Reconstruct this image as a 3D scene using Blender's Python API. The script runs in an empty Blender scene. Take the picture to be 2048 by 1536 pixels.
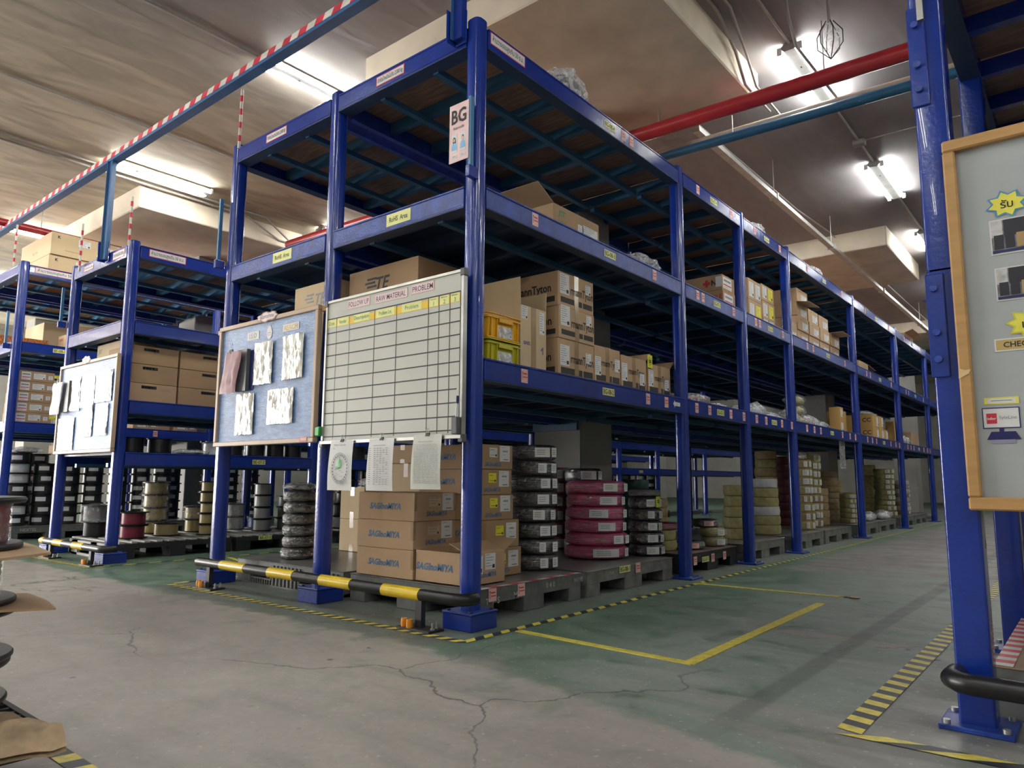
import bpy, math, random
from mathutils import Matrix, Vector, noise
random.seed(7)
S = bpy.context.scene
COL = S.collection

# ---------------------------------------------------------------- camera, world, exposure
cam_d = bpy.data.cameras.new('camera'); cam = bpy.data.objects.new('camera', cam_d); COL.objects.link(cam)
YAW, PITCH, ROLL, FPX = -0.6843, 0.1324, 0.0057, 1438.1
_f = Vector((math.sin(YAW)*math.cos(PITCH), math.cos(YAW)*math.cos(PITCH), math.sin(PITCH)))
_r0 = Vector((math.cos(YAW), -math.sin(YAW), 0)); _u0 = _r0.cross(_f)
_r = _r0*math.cos(ROLL)+_u0*math.sin(ROLL); _u = _u0*math.cos(ROLL)-_r0*math.sin(ROLL)
cam.matrix_world = Matrix(((_r.x, _u.x, -_f.x, 2.5931), (_r.y, _u.y, -_f.y, -2.8447), (_r.z, _u.z, -_f.z, 0.758), (0, 0, 0, 1)))
cam_d.sensor_width = 36; cam_d.lens = 36*FPX/2048; cam_d.clip_start = .05; cam_d.clip_end = 100
S.camera = cam
CAMXY = Vector((2.5931, -2.8447, 0))
w = bpy.data.worlds.new('world'); S.world = w; w.use_nodes = True
w.node_tree.nodes['Background'].inputs[0].default_value = (.75, .8, .9, 1)
w.node_tree.nodes['Background'].inputs[1].default_value = .02
S.view_settings.view_transform = 'Standard'; S.view_settings.look = 'None'
S.view_settings.gamma = 1; S.view_settings.use_curve_mapping = False
S.view_settings.exposure = 2.0
TUBE = 26.0          # radiance of the fluorescent tubes
def daylight(loc, rot, sx, sy, power):
    d = bpy.data.lights.new('daylight', 'AREA'); d.shape = 'RECTANGLE'; d.size = sx; d.size_y = sy; d.energy = power; d.color = (1, .98, .95)
    o = bpy.data.objects.new('daylight', d); COL.objects.link(o); o.location = loc; o.rotation_euler = rot
daylight((-16.3, -9.3, 1.75), (math.radians(90), 0, 0), 4.9, 3.3, 560)      # overcast light through the open roller door
daylight((-19.3, -5.6, 1.75), (math.radians(90), 0, math.radians(-90)), 5.4, 3.3, 420)   # and through the side door
S.cycles.use_denoising = True
S.cycles.max_bounces = 8; S.cycles.transparent_max_bounces = 16
S.cycles.sample_clamp_indirect = 6
S.cycles.caustics_reflective = False; S.cycles.caustics_refractive = False

# ---------------------------------------------------------------- materials
MATS = {}
def nodes_of(name):
    m = bpy.data.materials.new(name); m.use_nodes = True
    nt = m.node_tree; b = nt.nodes['Principled BSDF']
    return m, nt, b
def mat(name, col, rough=.5, metal=0, var=.06, scale=8, bump=0, bscale=40, coat=0, spec=.5, stretch=None):
    if name in MATS: return MATS[name]
    m, nt, b = nodes_of(name); L = nt.links
    tc = nt.nodes.new('ShaderNodeTexCoord'); src = tc.outputs['Object']
    if stretch:
        mp = nt.nodes.new('ShaderNodeMapping'); mp.inputs['Scale'].default_value = stretch
        L.new(src, mp.inputs['Vector']); src = mp.outputs['Vector']
    n = nt.nodes.new('ShaderNodeTexNoise'); n.inputs['Scale'].default_value = scale; n.inputs['Detail'].default_value = 4
    L.new(src, n.inputs['Vector'])
    r = nt.nodes.new('ShaderNodeValToRGB')
    c0 = [max(0, c*(1-var*2)) for c in col]; c1 = [min(1, c*(1+var*2)) for c in col]
    r.color_ramp.elements[0].color = (*c0, 1); r.color_ramp.elements[1].color = (*c1, 1)
    r.color_ramp.elements[0].position = .3; r.color_ramp.elements[1].position = .7
    L.new(n.outputs['Fac'], r.inputs['Fac']); L.new(r.outputs['Color'], b.inputs['Base Color'])
    b.inputs['Roughness'].default_value = rough; b.inputs['Metallic'].default_value = metal
    b.inputs['Coat Weight'].default_value = coat; b.inputs['Specular IOR Level'].default_value = spec
    if bump:
        n2 = nt.nodes.new('ShaderNodeTexNoise'); n2.inputs['Scale'].default_value = bscale; n2.inputs['Detail'].default_value = 3
        L.new(src, n2.inputs['Vector'])
        bp = nt.nodes.new('ShaderNodeBump'); bp.inputs['Strength'].default_value = bump; bp.inputs['Distance'].default_value = .01
        L.new(n2.outputs['Fac'], bp.inputs['Height']); L.new(bp.outputs['Normal'], b.inputs['Normal'])
    MATS[name] = m; return m
def emis(name, col, s):
    m, nt, b = nodes_of(name)
    b.inputs['Emission Color'].default_value = (*col, 1); b.inputs['Emission Strength'].default_value = s
    MATS[name] = m; return m
def film(name, tint=(.9, .92, .95), lo=.08, hi=.45, scale=14, rough=.16, gloss=False):
    """thin clear plastic film: mostly transparent, glossy and milky where creased"""
    m, nt, b = nodes_of(name); L = nt.links
    tc = nt.nodes.new('ShaderNodeTexCoord'); n = nt.nodes.new('ShaderNodeTexNoise')
    n.inputs['Scale'].default_value = scale; n.inputs['Detail'].default_value = 5; n.inputs['Distortion'].default_value = 1.4
    L.new(tc.outputs['Object'], n.inputs['Vector'])
    mr = nt.nodes.new('ShaderNodeMapRange'); mr.inputs['From Min'].default_value = .42; mr.inputs['From Max'].default_value = .68
    mr.inputs['To Min'].default_value = lo; mr.inputs['To Max'].default_value = hi
    L.new(n.outputs['Fac'], mr.inputs['Value'])
    tr = nt.nodes.new('ShaderNodeBsdfTransparent'); mx = nt.nodes.new('ShaderNodeMixShader')
    b.inputs['Base Color'].default_value = (*tint, 1); b.inputs['Roughness'].default_value = rough
    b.inputs['Specular IOR Level'].default_value = .9
    bp = nt.nodes.new('ShaderNodeBump'); bp.inputs['Strength'].default_value = 1; bp.inputs['Distance'].default_value = .02
    L.new(n.outputs['Fac'], bp.inputs['Height']); L.new(bp.outputs['Normal'], b.inputs['Normal'])
    out = nt.nodes['Material Output']
    sh = b
    if gloss:
        sh = nt.nodes.new('ShaderNodeBsdfGlossy'); sh.inputs['Color'].default_value = (*tint, 1); sh.inputs['Roughness'].default_value = rough; L.new(bp.outputs['Normal'], sh.inputs['Normal'])
    L.new(mr.outputs['Result'], mx.inputs['Fac']); L.new(tr.outputs[0], mx.inputs[1]); L.new(sh.outputs[0], mx.inputs[2])
    L.new(mx.outputs[0], out.inputs['Surface'])
    MATS[name] = m; return m

BLUE = mat('gloss blue paint', (.008, .034, .28), .22, var=.05, bump=.12, bscale=60, coat=.3)
BLUED = mat('worn blue paint', (.02, .055, .31), .35, var=.18, scale=14, bump=.25, bscale=80)
BEAMB = mat('light steel blue paint', (.06, .20, .37), .4, var=.06)
JOIST = mat('shelf beam blue paint', (.035, .12, .22), .4, var=.06)
DARKB = mat('dark shelf steel', (.025, .05, .11), .5)
PLY = mat('brown plywood', (.34, .20, .13), .65, var=.16, scale=6, stretch=(1, 6, 1))
CARD = mat('cardboard', (.50, .335, .20), .8, var=.03, scale=3, bump=.08, bscale=120)
CARDK = mat('kraft cardboard', (.40, .26, .145), .8, var=.04, scale=3, bump=.08, bscale=120)
CARDP = mat('pale cardboard', (.60, .46, .28), .8, var=.03, scale=3)
CARDY = mat('ochre cardboard', (.52, .31, .10), .8, var=.03, scale=3)
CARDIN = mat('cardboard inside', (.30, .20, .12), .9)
TAPEB = mat('brown packing tape', (.36, .235, .12), .2, spec=.7)
WHITE = mat('white paper', (.72, .72, .72), .6, var=.01)
YEL = mat('yellow paper', (.85, .78, .04), .6, var=.02)
PYEL = mat('pale yellow label', (.78, .79, .30), .5, var=.03)
PINK = mat('pink paper', (.80, .48, .44), .6, var=.03)
PINKP = mat('rose paper', (.80, .66, .68), .6, var=.02)
INK = mat('black ink', (.02, .02, .025), .6, var=0)
INKG = mat('grey ink', (.25, .25, .27), .6, var=0)
INKB = mat('blue print', (.07, .17, .33), .7, var=.08, scale=30)
INKR = mat('red ink', (.55, .03, .05), .6, var=0)
INKGR = mat('green print', (.06, .22, .10), .6, var=0)
BLACK = mat('black plastic', (.012, .012, .014), .35, var=.1)
BLACKM = mat('matt black plastic', (.02, .02, .023), .55, var=.1)
GREYP = mat('grey pallet plastic', (.135, .14, .135), .5, var=.1, scale=20)
GREYB = mat('brownish grey pallet deck', (.17, .165, .16), .3, var=.12, scale=12)
SLAT = mat('pale pallet slat', (.42, .42, .40), .55, var=.08)
STEEL = mat('galvanised steel', (.5, .5, .48), .35, metal=.8, var=.08)
WOOD = mat('tan wood frame', (.47, .27, .10), .45, var=.05, scale=5, stretch=(1, 1, 8))
WOODL = mat('light wood frame', (.50, .36, .26), .5, var=.05, scale=5)
ORANGE = mat('orange cap', (.75, .28, .02), .5)
PYELL = mat('gloss yellow paint', (.72, .50, .02), .25, var=.05)
REDP = mat('red pipe paint', (.34, .022, .03), .28, var=.05)
BLUEP = mat('blue pipe paint', (.02, .10, .20), .35)
CREAM = mat('cream paint', (.62, .58, .47), .5)
CONDUIT = mat('painted conduit', (.36, .33, .31), .5)
TAPEY = mat('yellow floor tape', (.72, .60, .10), .45, var=.1, scale=30)
TAPEK = mat('black floor tape', (.035, .035, .045), .45, var=.1, scale=30)
TAPER = mat('red tape', (.62, .03, .06), .45)
TAPEW = mat('white tape', (.68, .66, .60), .45)
PINKC = mat('pink cable', (.56, .075, .20), .3, var=.1, scale=30)
DRED = mat('dark red cable', (.09, .01, .02), .45, var=.1)
MAROON = mat('maroon cable', (.22, .02, .05), .35, var=.1)
BLACKC = mat('black cable', (.018, .018, .02), .35, var=.1)
YELC = mat('yellow wrapped cable', (.36, .32, .13), .5, var=.12, scale=20)
TANC = mat('tan wrapped cable', (.36, .26, .13), .5, var=.12, scale=20)
BRC = mat('brown red cable', (.28, .07, .04), .4)
GREENC = mat('dark green cable', (.02, .06, .05), .4)
CREAMC = mat('cream wire', (.52, .42, .20), .3, var=.06)
WHITEC = mat('silver white wire', (.55, .56, .56), .3, var=.06)
GREYC = mat('grey wire', (.12, .12, .13), .4)
BLUEC = mat('blue wire', (.04, .15, .33), .4)
GREENW = mat('pale green wire', (.40, .46, .24), .4)
COLUMN = mat('painted column', (.30, .29, .27), .7, var=.04, scale=3)
CRATEO = mat('orange yellow plastic', (.80, .42, .01), .35)
CRATEY = mat('mustard green plastic', (.52, .47, .015), .35)
BOARDW = mat('whiteboard enamel', (.54, .55, .50), .42, var=.015, scale=3, spec=.4)
CORKB = mat('blue board cloth', (.14, .25, .50), .30, var=.12, scale=12, bump=.5, bscale=70, stretch=(1, 1, 4), spec=.8)
FILM = film('clear plastic film', lo=.05, hi=.4, scale=16)
FILMH = film('milky plastic bag', lo=.25, hi=.8, scale=20)
FILMS = film('stretch wrap', (1,1,1), lo=.08, hi=.42, scale=26, rough=.12, gloss=True)
SLEEVE = mat('silvery plastic sleeve', (.78,.79,.78), .2, metal=.45, var=.05, scale=9, bump=.9, bscale=16, stretch=(2.2,1,.7))
GLASS = film('lamp glass', lo=.15, hi=.35)
TUBEM = emis('fluorescent tube', (.98, 1.0, .95), TUBE)
BODY = mat('lamp body enamel', (.33, .33, .32), .5)

# ---------------------------------------------------------------- mesh builder
class M:
    def __init__(s): s.v = []; s.f = []; s.mi = []; s.sm = []; s.mats = []
    def slot(s, m):
        if m not in s.mats: s.mats.append(m)
        return s.mats.index(m)
    def add(s, vs, fs, m, smooth=False):
        o = len(s.v); s.v += [tuple(x) for x in vs]; k = s.slot(m)
        for f in fs: s.f.append([i+o for i in f]); s.mi.append(k); s.sm.append(smooth)
        return s
    def box(s, x0, x1, y0, y1, z0, z1, m):
        v = [(x0,y0,z0),(x1,y0,z0),(x1,y1,z0),(x0,y1,z0),(x0,y0,z1),(x1,y0,z1),(x1,y1,z1),(x0,y1,z1)]
        return s.add(v, [(3,2,1,0),(4,5,6,7),(0,1,5,4),(1,2,6,5),(2,3,7,6),(3,0,4,7)], m)
    def cbox(s, x0, x1, y0, y1, z0, z1, m, c=.004):
        """box with chamfered edges"""
        X=(x0,x1);Y=(y0,y1);Z=(z0,z1); v=[]; idx={}
        for i in (0,1):
            for j in (0,1):
                for k in (0,1):
                    sx=c if i==0 else -c; sy=c if j==0 else -c; sz=c if k==0 else -c
                    idx[i,j,k]=len(v); v+= [(X[i],Y[j]+sy,Z[k]+sz),(X[i]+sx,Y[j],Z[k]+sz),(X[i]+sx,Y[j]+sy,Z[k])]
        g=lambda i,j,k,a: idx[i,j,k]+a
        f=[]
        f.append([g(0,0,0,0),g(0,0,1,0),g(0,1,1,0),g(0,1,0,0)]); f.append([g(1,0,0,0),g(1,1,0,0),g(1,1,1,0),g(1,0,1,0)])
        f.append([g(0,0,0,1),g(1,0,0,1),g(1,0,1,1),g(0,0,1,1)]); f.append([g(0,1,0,1),g(0,1,1,1),g(1,1,1,1),g(1,1,0,1)])
        f.append([g(0,0,0,2),g(0,1,0,2),g(1,1,0,2),g(1,0,0,2)]); f.append([g(0,0,1,2),g(1,0,1,2),g(1,1,1,2),g(0,1,1,2)])
        for j in (0,1):
            for k in (0,1): f.append([g(0,j,k,1),g(1,j,k,1),g(1,j,k,2),g(0,j,k,2)])
        for i in (0,1):
            for k in (0,1): f.append([g(i,0,k,0),g(i,1,k,0),g(i,1,k,2),g(i,0,k,2)])
        for i in (0,1):
            for j in (0,1): f.append([g(i,j,0,0),g(i,j,1,0),g(i,j,1,1),g(i,j,0,1)])
        for i in (0,1):
            for j in (0,1):
                for k in (0,1): f.append([g(i,j,k,0),g(i,j,k,1),g(i,j,k,2)])
        return s.add(v, f, m)
    def prism(s, pts, z0, z1, m, smooth=False):
        n=len(pts); v=[(x,y,z0) for x,y in pts]+[(x,y,z1) for x,y in pts]
        s.add(v, [[i,(i+1)%n,(i+1)%n+n,i+n] for i in range(n)], m, smooth)
        return s.add(v, [list(range(n))[::-1], list(range(n,2*n))], m)
    def lathe(s, prof, m, n=32, c=(0,0,0), smooth=True, caps=True):
        """prof: list of (r,z); sharp corners are split"""
        segs=[[prof[0]]]
        for i in range(1,len(prof)):
            segs[-1].append(prof[i])
            if i<len(prof)-1:
                a=Vector((prof[i][0]-prof[i-1][0],prof[i][1]-prof[i-1][1])); b=Vector((prof[i+1][0]-prof[i][0],prof[i+1][1]-prof[i][1]))
                if a.length>0 and b.length>0 and a.angle(b)>.75: segs.append([prof[i]])
        for sg in segs:
            v=[]; 
            for r,z in sg:
                for k in range(n):
                    t=2*math.pi*k/n; v.append((c[0]+r*math.cos(t),c[1]+r*math.sin(t),c[2]+z))
            f=[]
            for i in range(len(sg)-1):
                for k in range(n): f.append([i*n+k,i*n+(k+1)%n,(i+1)*n+(k+1)%n,(i+1)*n+k])
            s.add(v,f,m,smooth)
        if caps:
            for r,z,rev in ((*prof[0],True),(*prof[-1],False)):
                if r>1e-5:
                    v=[(c[0]+r*math.cos(2*math.pi*k/n),c[1]+r*math.sin(2*math.pi*k/n),c[2]+z) for k in range(n)]
                    s.add(v,[list(range(n))[::-1] if rev else list(range(n))],m)
        return s
    def tube(s, pts, r, m, n=10, caps=True):
        P=[Vector(p) for p in pts]; v=[]; up=None
        for i,p in enumerate(P):
            d=((P[i]-P[i-1]).normalized() if i>0 else Vector())+((P[i+1]-P[i]).normalized() if i<len(P)-1 else Vector())
            d.normalize()
            if up is None:
                up=Vector((0,0,1)) if abs(d.z)<.9 else Vector((1,0,0))
            a=d.cross(up).normalized(); b=a.cross(d).normalized(); up=b
            rr=r[i] if isinstance(r,(list,tuple)) else r
            for k in range(n):
                t=2*math.pi*k/n; q=p+(a*math.cos(t)+b*math.sin(t))*rr; v.append(q)
        f=[[i*n+k,i*n+(k+1)%n,(i+1)*n+(k+1)%n,(i+1)*n+k] for i in range(len(P)-1) for k in range(n)]
        s.add(v,f,m,True)
        if caps: s.add(v[:n],[list(range(n))],m); s.add(v[-n:],[list(range(n))[::-1]],m)
        return s
    def plate(s, F, u0, u1, v0, v1, m, d0=0, d1=.001):
        """thin block on a face frame F=(origin,right,up,out)"""
        o,r,u,n=F; v=[]
        for d in (d0,d1):
            for a,b in ((u0,v0),(u1,v0),(u1,v1),(u0,v1)): v.append(o+r*a+u*b+n*d)
        return s.add(v,[(0,3,2,1),(4,5,6,7),(0,1,5,4),(1,2,6,5),(2,3,7,6),(3,0,4,7)],m)
    def poly(s, F, pts, m, d=.0015):
        o,r,u,n=F; return s.add([o+r*a+u*b+n*d for a,b in pts],[list(range(len(pts)))],m)
    def text(s, F, txt, cu, cv, h, m, d=.0018, bold=0, wmax=None, slant=0, squeeze=1):
        vs,fs=glyphs(txt,bold)
        xs=[p[0] for p in vs]
        if not xs: return s
        wd=(max(xs)-min(xs))*h*squeeze; k=h*squeeze
        if wmax and wd>wmax: k*=wmax/wd
        mx=(max(xs)+min(xs))/2; ys=[p[1] for p in vs]; my=(max(ys)+min(ys))/2
        o,r,u,n=F
        return s.add([o+r*(cu+((p[0]-mx)+slant*(p[1]-my))*k)+u*(cv+(p[1]-my)*h)+n*d for p in vs],fs,m)
    def obj(s, name, parent=None, loc=None, rz=0):
        me=bpy.data.meshes.new(name); me.from_pydata(s.v,[],s.f)
        for m in s.mats: me.materials.append(m)
        me.polygons.foreach_set('material_index',s.mi); me.polygons.foreach_set('use_smooth',s.sm); me.update()
        o=bpy.data.objects.new(name,me); COL.objects.link(o)
        if parent: o.parent=parent
        if loc is not None: o.location=loc
        if rz: o.rotation_euler.z=rz
        return o
_g={}
def glyphs(txt,bold=0):
    k=(txt,bold)
    if k in _g: return _g[k]
    cu=bpy.data.curves.new('glyphs','FONT'); cu.body=txt; cu.size=1; cu.resolution_u=2; cu.offset=bold; cu.fill_mode='FRONT'
    o=bpy.data.objects.new('glyphs',cu); COL.objects.link(o)
    dg=bpy.context.evaluated_depsgraph_get(); dg.update(); me=o.evaluated_get(dg).to_mesh()
    r=([tuple(v.co) for v in me.vertices],[list(p.vertices) for p in me.polygons])
    o.evaluated_get(dg).to_mesh_clear(); bpy.data.objects.remove(o); bpy.data.curves.remove(cu)
    _g[k]=r; return r
V=Vector
def FXp(x,y0=0,z0=0): return (V((x,y0,z0)),V((0,1,0)),V((0,0,1)),V((1,0,0)))      # faces +X
def FYm(y,x0=0,z0=0): return (V((x0,y,z0)),V((1,0,0)),V((0,0,1)),V((0,-1,0)))     # faces -Y
def FZp(z,x0=0,y0=0): return (V((x0,y0,z)),V((1,0,0)),V((0,1,0)),V((0,0,1)))
def tag(o,label=None,cat=None,group=None,kind=None):
    if label: o['label']=label
    if cat: o['category']=cat
    if group: o['group']=group
    if kind: o['kind']=kind
    return o
def thing(name,label,cat,loc=(0,0,0),rz=0,group=None):
    o=bpy.data.objects.new(name,None); COL.objects.link(o); o.location=loc; o.rotation_euler.z=rz; o.empty_display_size=.1
    return tag(o,label,cat,group)
def clone(root,loc,rz=None,label=None,group=None):
    r=root.copy(); COL.objects.link(r); r.location=loc
    if rz is not None: r.rotation_euler.z=rz
    if label: r['label']=label
    if group: r['group']=group
    for ch in list(root.children):
        c=ch.copy(); COL.objects.link(c); c.parent=r
        for g in ch.children:
            d=g.copy(); COL.objects.link(d); d.parent=c
    return r
ORD=['bottom','second from the bottom','third from the bottom','fourth from the bottom','fifth from the bottom','sixth from the bottom','seventh from the bottom','eighth from the bottom','ninth from the bottom','tenth from the bottom','eleventh from the bottom']
def which(k,n): return 'topmost' if k==n-1 else ORD[k]

# ---------------------------------------------------------------- room shell
def floor_material():
    m,nt,b=nodes_of('worn painted concrete floor'); L=nt.links; N=nt.nodes.new
    tc=N('ShaderNodeTexCoord'); sep=N('ShaderNodeSeparateXYZ'); L.new(tc.outputs['Object'],sep.inputs[0])
    def noise_(scale,det=4,dist=0,vec=None):
        n=N('ShaderNodeTexNoise'); n.inputs['Scale'].default_value=scale; n.inputs['Detail'].default_value=det; n.inputs['Distortion'].default_value=dist
        L.new(vec or tc.outputs['Object'],n.inputs['Vector']); return n.outputs['Fac']
    def math_(op,a,b_=None,c=None):
        n=N('ShaderNodeMath'); n.operation=op
        for i,x in enumerate((a,b_,c)):
            if x is None: continue
            if isinstance(x,(int,float)): n.inputs[i].default_value=x
            else: L.new(x,n.inputs[i])
        return n.outputs[0]
    def ramp(x,a,b_,lo=0,hi=1):
        n=N('ShaderNodeMapRange'); n.interpolation_type='SMOOTHSTEP'
        for k,v in (('From Min',a),('From Max',b_),('To Min',lo),('To Max',hi)): n.inputs[k].default_value=v
        L.new(x,n.inputs['Value']); return n.outputs['Result']
    def mix(f,a,b_):
        n=N('ShaderNodeMix'); n.data_type='RGBA'
        if isinstance(f,(int,float)): n.inputs[0].default_value=f
        else: L.new(f,n.inputs[0])
        for i,x in ((6,a),(7,b_)):
            if isinstance(x,tuple): n.inputs[i].default_value=(*x,1)
            else: L.new(x,n.inputs[i])
        return n.outputs[2]
    x,y=sep.outputs['X'],sep.outputs['Y']
    mp=N('ShaderNodeMapping'); mp.inputs['Rotation'].default_value=(0,0,.68); mp.inputs['Scale'].default_value=(.5,3,1); L.new(tc.outputs['Object'],mp.inputs[0])
    ns=noise_(2.2,6,.6,mp.outputs[0]); nb=noise_(.7,5,.4); nf=noise_(30,5); nm=noise_(5,5,.5)
    # green paint lies behind a slanting line that runs along the rack fronts
    edge=math_('ADD',y,math_('MULTIPLY',math_('MAXIMUM',math_('ADD',x,-.2),0),.2))
    edge=math_('ADD',edge,math_('MULTIPLY',math_('ADD',nm,-.5),.22))
    green=ramp(edge,-.50,-.42)
    worn=ramp(math_('ADD',math_('MULTIPLY',nb,.7),math_('MULTIPLY',ns,.3)),.50,.58)       # paint worn off in the aisle
    aisle=ramp(x,.25,.5)
    far=ramp(math_('ADD',y,math_('MULTIPLY',nb,4)),5.2,6.0)
    worn2=math_('MULTIPLY',aisle,math_('MAXIMUM',math_('MULTIPLY',worn,.8),far))
    conc=mix(ramp(nb,.35,.7),(0.338,0.310,0.283),(0.414,0.393,0.352))
    conc=mix(ramp(ns,.45,.72,0,.6),conc,(0.276,0.269,0.241))
    conc=mix(math_('MULTIPLY',ramp(nm,.55,.68),ramp(y,-1.6,-.5,.0,.5)),conc,(0.179,0.228,0.166))
    grn=mix(ramp(nm,.4,.65),(0.103,0.172,0.121),(0.145,0.214,0.163))
    grn2=mix(ramp(ns,.35,.7),(0.207,0.255,0.221),(0.283,0.317,0.290))                                # faded grey green on the aisle
    fade=math_('MULTIPLY',ramp(x,.5,1.15),ramp(nm,.25,.45))
    grn=mix(fade,grn,grn2)
    gap=mix(ramp(nm,.3,.7),(0.131,0.145,0.138),(0.193,0.200,0.186))
    under=math_('MULTIPLY',ramp(x,.08,.16,1,0),ramp(x,-2.75,-2.6))
    grn=mix(math_('MULTIPLY',under,.75),grn,gap)
    wornc=mix(ramp(ns,.4,.65),(0.179,0.166,0.159),(0.276,0.262,0.248))
    grn=mix(worn2,grn,wornc)
    col=mix(green,conc,grn)
    # cracks, pock marks, scratches
    vo=N('ShaderNodeTexVoronoi'); vo.feature='DISTANCE_TO_EDGE'; vo.inputs['Scale'].default_value=.42
    dv=N('ShaderNodeVectorMath'); dv.operation='ADD'; nv=N('ShaderNodeTexNoise'); nv.inputs['Scale'].default_value=3; nv.inputs['Detail'].default_value=6
    L.new(tc.outputs['Object'],nv.inputs[0]); sc=N('ShaderNodeVectorMath'); sc.operation='SCALE'; sc.inputs['Scale'].default_value=.35
    L.new(nv.outputs['Color'],sc.inputs[0]); L.new(tc.outputs['Object'],dv.inputs[0]); L.new(sc.outputs[0],dv.inputs[1]); L.new(dv.outputs[0],vo.inputs['Vector'])
    crack=ramp(vo.outputs['Distance'],0,.0035,.75,0)
    col=mix(math_('MULTIPLY',crack,ramp(nb,.42,.5)),col,(.05,.05,.045))
    vp=N('ShaderNodeTexVoronoi'); vp.inputs['Scale'].default_value=2.3; L.new(dv.outputs[0],vp.inputs['Vector'])
    col=mix(ramp(vp.outputs['Distance'],.025,.05,.8,0),col,(.06,.06,.055))
    col=mix(ramp(noise_(42,4),.62,.72,0,.6),col,(.56,.54,.50)); col=mix(ramp(noise_(36,5),.36,.28,0,.35),col,(.12,.12,.11))
    # skid mark running down the aisle, and scattered grit
    sk=math_('ABSOLUTE',math_('ADD',x,math_('ADD',math_('MULTIPLY',y,-.008),-1.605)))
    col=mix(math_('MULTIPLY',ramp(sk,.03,.055,.55,0),ramp(y,-.9,-.1)),col,(.07,.085,.075))
    dk=math_('ADD',.86,math_('MULTIPLY',nf,.28))
    hs=N('ShaderNodeHueSaturation'); L.new(dk,hs.inputs['Value']); L.new(col,hs.inputs['Color']); L.new(hs.outputs[0],b.inputs['Base Color'])
    L.new(ramp(nm,.3,.7,.38,.6),b.inputs['Roughness'])
    bp=N('ShaderNodeBump'); bp.inputs['Strength'].default_value=.25; bp.inputs['Distance'].default_value=.006
    L.new(noise_(18,6),bp.inputs['Height']); L.new(bp.outputs[0],b.inputs['Normal'])
    return m
def ceiling_material():
    m,nt,b=nodes_of('rough plaster ceiling'); L=nt.links; N=nt.nodes.new
    tc=N('ShaderNodeTexCoord'); mp=N('ShaderNodeMapping'); mp.inputs['Rotation'].default_value=(0,0,.3); mp.inputs['Scale'].default_value=(2.6,.8,1); L.new(tc.outputs['Object'],mp.inputs[0])
    n=N('ShaderNodeTexNoise'); n.inputs['Scale'].default_value=1.6; n.inputs['Detail'].default_value=8; n.inputs['Distortion'].default_value=1.0; L.new(mp.outputs[0],n.inputs[0])
    r=N('ShaderNodeValToRGB'); e=r.color_ramp.elements; e[0].position=.36; e[0].color=(.34,.285,.21,1); e[1].position=.64; e[1].color=(.50,.425,.325,1)
    L.new(n.outputs['Fac'],r.inputs[0])
    sep=N('ShaderNodeSeparateXYZ'); L.new(tc.outputs['Object'],sep.inputs[0])
    mr=N('ShaderNodeMapRange'); mr.inputs['From Min'].default_value=-4.2; mr.inputs['From Max'].default_value=-2.2; L.new(sep.outputs['X'],mr.inputs['Value'])
    mx=N('ShaderNodeMix'); mx.data_type='RGBA'; mx.blend_type='MIX'; L.new(mr.outputs[0],mx.inputs[0])
    g=N('ShaderNodeValToRGB'); e=g.color_ramp.elements; e[0].position=.3; e[0].color=(.25,.23,.24,1); e[1].position=.75; e[1].color=(.31,.285,.295,1); L.new(n.outputs['Fac'],g.inputs[0])
    L.new(r.outputs[0],mx.inputs[6]); L.new(g.outputs[0],mx.inputs[7]); L.new(mx.outputs[2],b.inputs['Base Color'])
    b.inputs['Roughness'].default_value=.75
    bp=N('ShaderNodeBump'); bp.inputs['Strength'].default_value=.45; bp.inputs['Distance'].default_value=.02; L.new(n.outputs['Fac'],bp.inputs['Height']); L.new(bp.outputs[0],b.inputs['Normal'])
    return m
PANEL=mat('cream plaster',(.68,.60,.48),.8,var=.07,scale=2.5,bump=.2,bscale=6)
WALLM=mat('wall plaster',(.42,.41,.38),.85,var=.05,scale=2)
CZ=4.5
X0,X1,Y0,Y1=-19.0,10.0,-9.0,28.0
def struct(name,m):
    o=m.obj(name); o['kind']='structure'; return o
m=M(); m.box(X0,X1,Y0,Y1,-.2,0,floor_material()); struct('floor',m)
m=M(); m.box(X0,X1,Y0,Y1,CZ,CZ+.2,ceiling_material()); struct('ceiling',m)
m=M(); m.box(X0,X1,Y1,Y1+.2,0,CZ,WALLM); struct('wall_back',m)
m=M(); m.box(-13.8,X1,Y0-.2,Y0,0,CZ,WALLM); m.box(X0,-13.8,Y0-.2,Y0,3.5,CZ,WALLM); struct('wall_front',m)
m=M(); m.box(X0-.2,X0,-2.8,Y1,0,CZ,WALLM); m.box(X0-.2,X0,Y0,-8.4,0,CZ,WALLM); m.box(X0-.2,X0,-8.4,-2.8,3.5,CZ,WALLM); struct('wall_left',m)
for q,nm in (((X0,-13.7,Y0-.02,Y0+.04),'trim_1'),((X0-.02,X0+.04,-8.45,-2.75),'trim_2')):
    m=M(); m.box(q[0],q[1],q[2],q[3],3.45,3.55,WALLM); struct(nm,m)
m=M(); m.box(X1,X1+.2,Y0,Y1,0,CZ,WALLM); struct('wall_right',m)
# columns with square drop panels
for cx in (-15.2,-8.05,-.92,6.2):
    for cy in (-5.3,2.2,9.73,17.2,24.7):
        c=M(); ex,ey=cx-.32,cy+.57; c.cbox(ex-.262,ex+.262,ey-.265,ey+.265,0,CZ-.28,COLUMN,.01)
        o=c.obj('column'); tag(o,kind='structure')
        c=M(); c.cbox(cx-1.33,cx+1.33,cy-1.22,cy+1.22,CZ-.29,CZ+.05,PANEL,.012)
        o=c.obj('drop_panel'); tag(o,kind='structure')

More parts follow.
